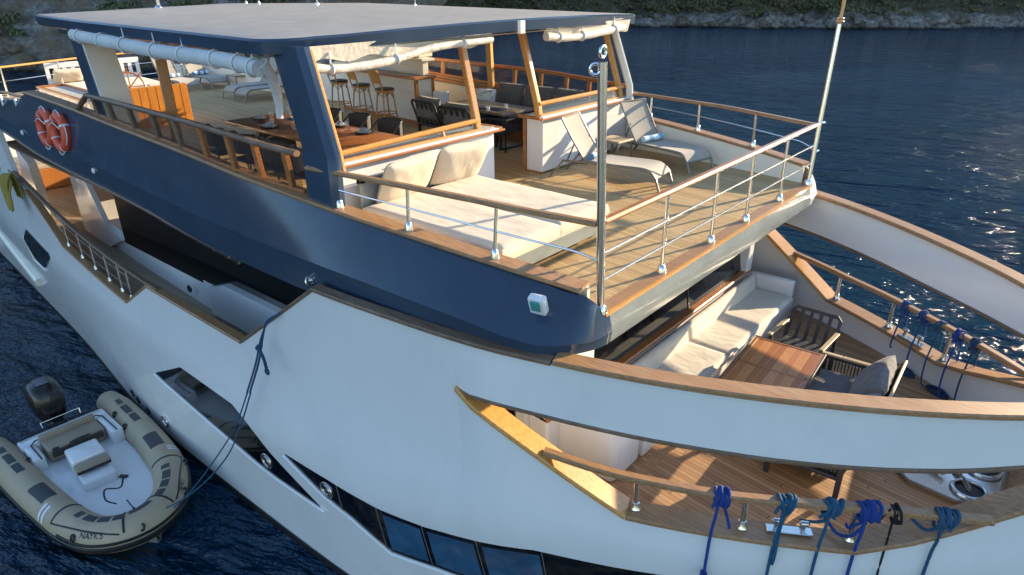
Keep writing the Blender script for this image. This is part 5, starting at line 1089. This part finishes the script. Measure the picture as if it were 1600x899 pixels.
mb=MB(); mb.bar([(-14.3,-6.3,-4.96),(-14.35,-6.1,-4.95),(-14.38,-5.55,-4.95),(-14.35,-5.0,-4.95),(-14.3,-4.85,-4.96)],.03,.03); mb.bar([(-13.3,-6.2,-4.93),(-13.9,-6.2,-4.93),(-14.02,-6.1,-4.93),(-14.02,-5.0,-4.93),(-13.9,-4.92,-4.93),(-13.2,-4.92,-4.93)],.025,.02); part(mb,'black_piping',MAT['black'],TE)
TB=plain('tan_vinyl',(.30,.235,.165),.5,var=.08); 
mb=MB(); mb.b2(-13.95,-13.45,-6.05,-5.05,-5.20,-4.93,.05,3); mb.b2(-14.0,-13.9,-6.05,-5.05,-5.1,-4.82,.04,3); part(mb,'rear_seat',TB,TE)
mb=MB(); mb.b2(-13.46,-13.41,-6.0,-5.1,-5.10,-4.96,.01); part(mb,'seat_front_band',plain('dark_brown_vinyl',(.05,.035,.028),.5),TE)
mb=MB(); mb.box((-12.85,-5.62,-5.06),(.54,.56,.44),rz=R(-4),ry=R(0),bev=.05,seg=3); part(mb,'console',MAT['white'],TE)
mb=MB(); mb.box((-12.30,-5.66,-5.14),(.50,.54,.24),rz=R(-4),bev=.04,seg=3); part(mb,'front_locker',MAT['white'],TE)
mb=MB(); mb.box((-12.42,-5.65,-4.93),(.24,.58,.10),rz=R(-4),bev=.04,seg=3); part(mb,'front_seat_cushion',TB,TE)
mb=MB(); mb.box((-12.30,-5.66,-4.95),(.03,.56,.06),rz=R(-4),bev=.01); part(mb,'seat_front_band',MAT['black'],TE)
mb=MB(); mb.ring((-13.22,-5.55,-4.80),.17,.015,24,8,Matrix.Rotation(R(-35),4,'Y'))
for k in range(3):
    a=k*2.1; mb.tube([(-13.22,-5.55,-4.80),Vector((-13.22,-5.55,-4.80))+Matrix.Rotation(R(-35),3,'Y')@Vector((.17*math.cos(a),.17*math.sin(a),0))],.01,6)
mb.tube([(-13.22,-5.55,-4.80),(-13.05,-5.55,-4.93)],.02,8); part(mb,'steering_wheel',MAT['black'],TE)
mb=MB(); mb.tube([(-13.1,-5.98,-4.90),(-13.12,-5.98,-4.76)],.014,6); mb.box((-13.12,-5.98,-4.74),(.05,.11,.05),bev=.01); part(mb,'throttle_lever',MAT['black'],TE)
mb=MB(); mb.tube(spline([(-12.0,-5.35,-5.22),(-11.75,-5.5,-5.22),(-11.9,-5.7,-5.22),(-11.6,-5.8,-5.22),(-11.35,-5.72,-5.22)],6),.016,6); mb.box((-12.02,-5.33,-5.21),(.16,.08,.03),rz=.6,bev=.01); part(mb,'strap',MAT['black'],TE)
mb=MB(); mb.tube([(-14.4,-5.85,-4.95),(-14.45,-5.85,-4.85),(-14.45,-5.15,-4.85),(-14.4,-5.15,-4.95)],.014,8); part(mb,'stern_grab_bar',MAT['steel'],TE)
# outboard
mb=MB(); rows=[]
for z,a,b,ox in ((-5.05,.17,.14,.0),(-4.95,.26,.19,-.02),(-4.80,.31,.22,-.05),(-4.62,.32,.235,-.07),(-4.48,.29,.22,-.08),(-4.40,.22,.18,-.08),(-4.37,.10,.09,-.07)):
    row=[]
    for k in range(24):
        q=2*math.pi*k/24; cx=math.cos(q);sy=math.sin(q); e=(abs(cx)**3+abs(sy)**3)**(-1/3.); row.append((-14.86+(ox+a*cx*e)*1.25,-5.55+b*sy*e*1.3,-5.05+(z+5.05)*1.2))
    rows.append(row)
mb.grid(rows,closed=True); mb.add(rows[-1],[tuple(range(24))]); mb.add(rows[0],[tuple(range(24))[::-1]])
cw=part(mb,'outboard_cowl',plain('brown_black_cowl',(.010,.008,.008),.28,coat=.15,var=.3),TE,50)
mb=MB(); mb.b2(-15.13,-14.78,-5.66,-5.44,-4.236,-4.225,.01); part(mb,'cowl_panel',plain('cowl_grey',(.06,.06,.075),.3,coat=.3),TE)
mb=MB(); mb.b2(-14.85,-14.62,-5.62,-5.48,-5.7,-5.05,.03); mb.b2(-14.65,-14.35,-5.68,-5.42,-5.25,-4.95,.03); part(mb,'outboard_leg',MAT['black'],TE)
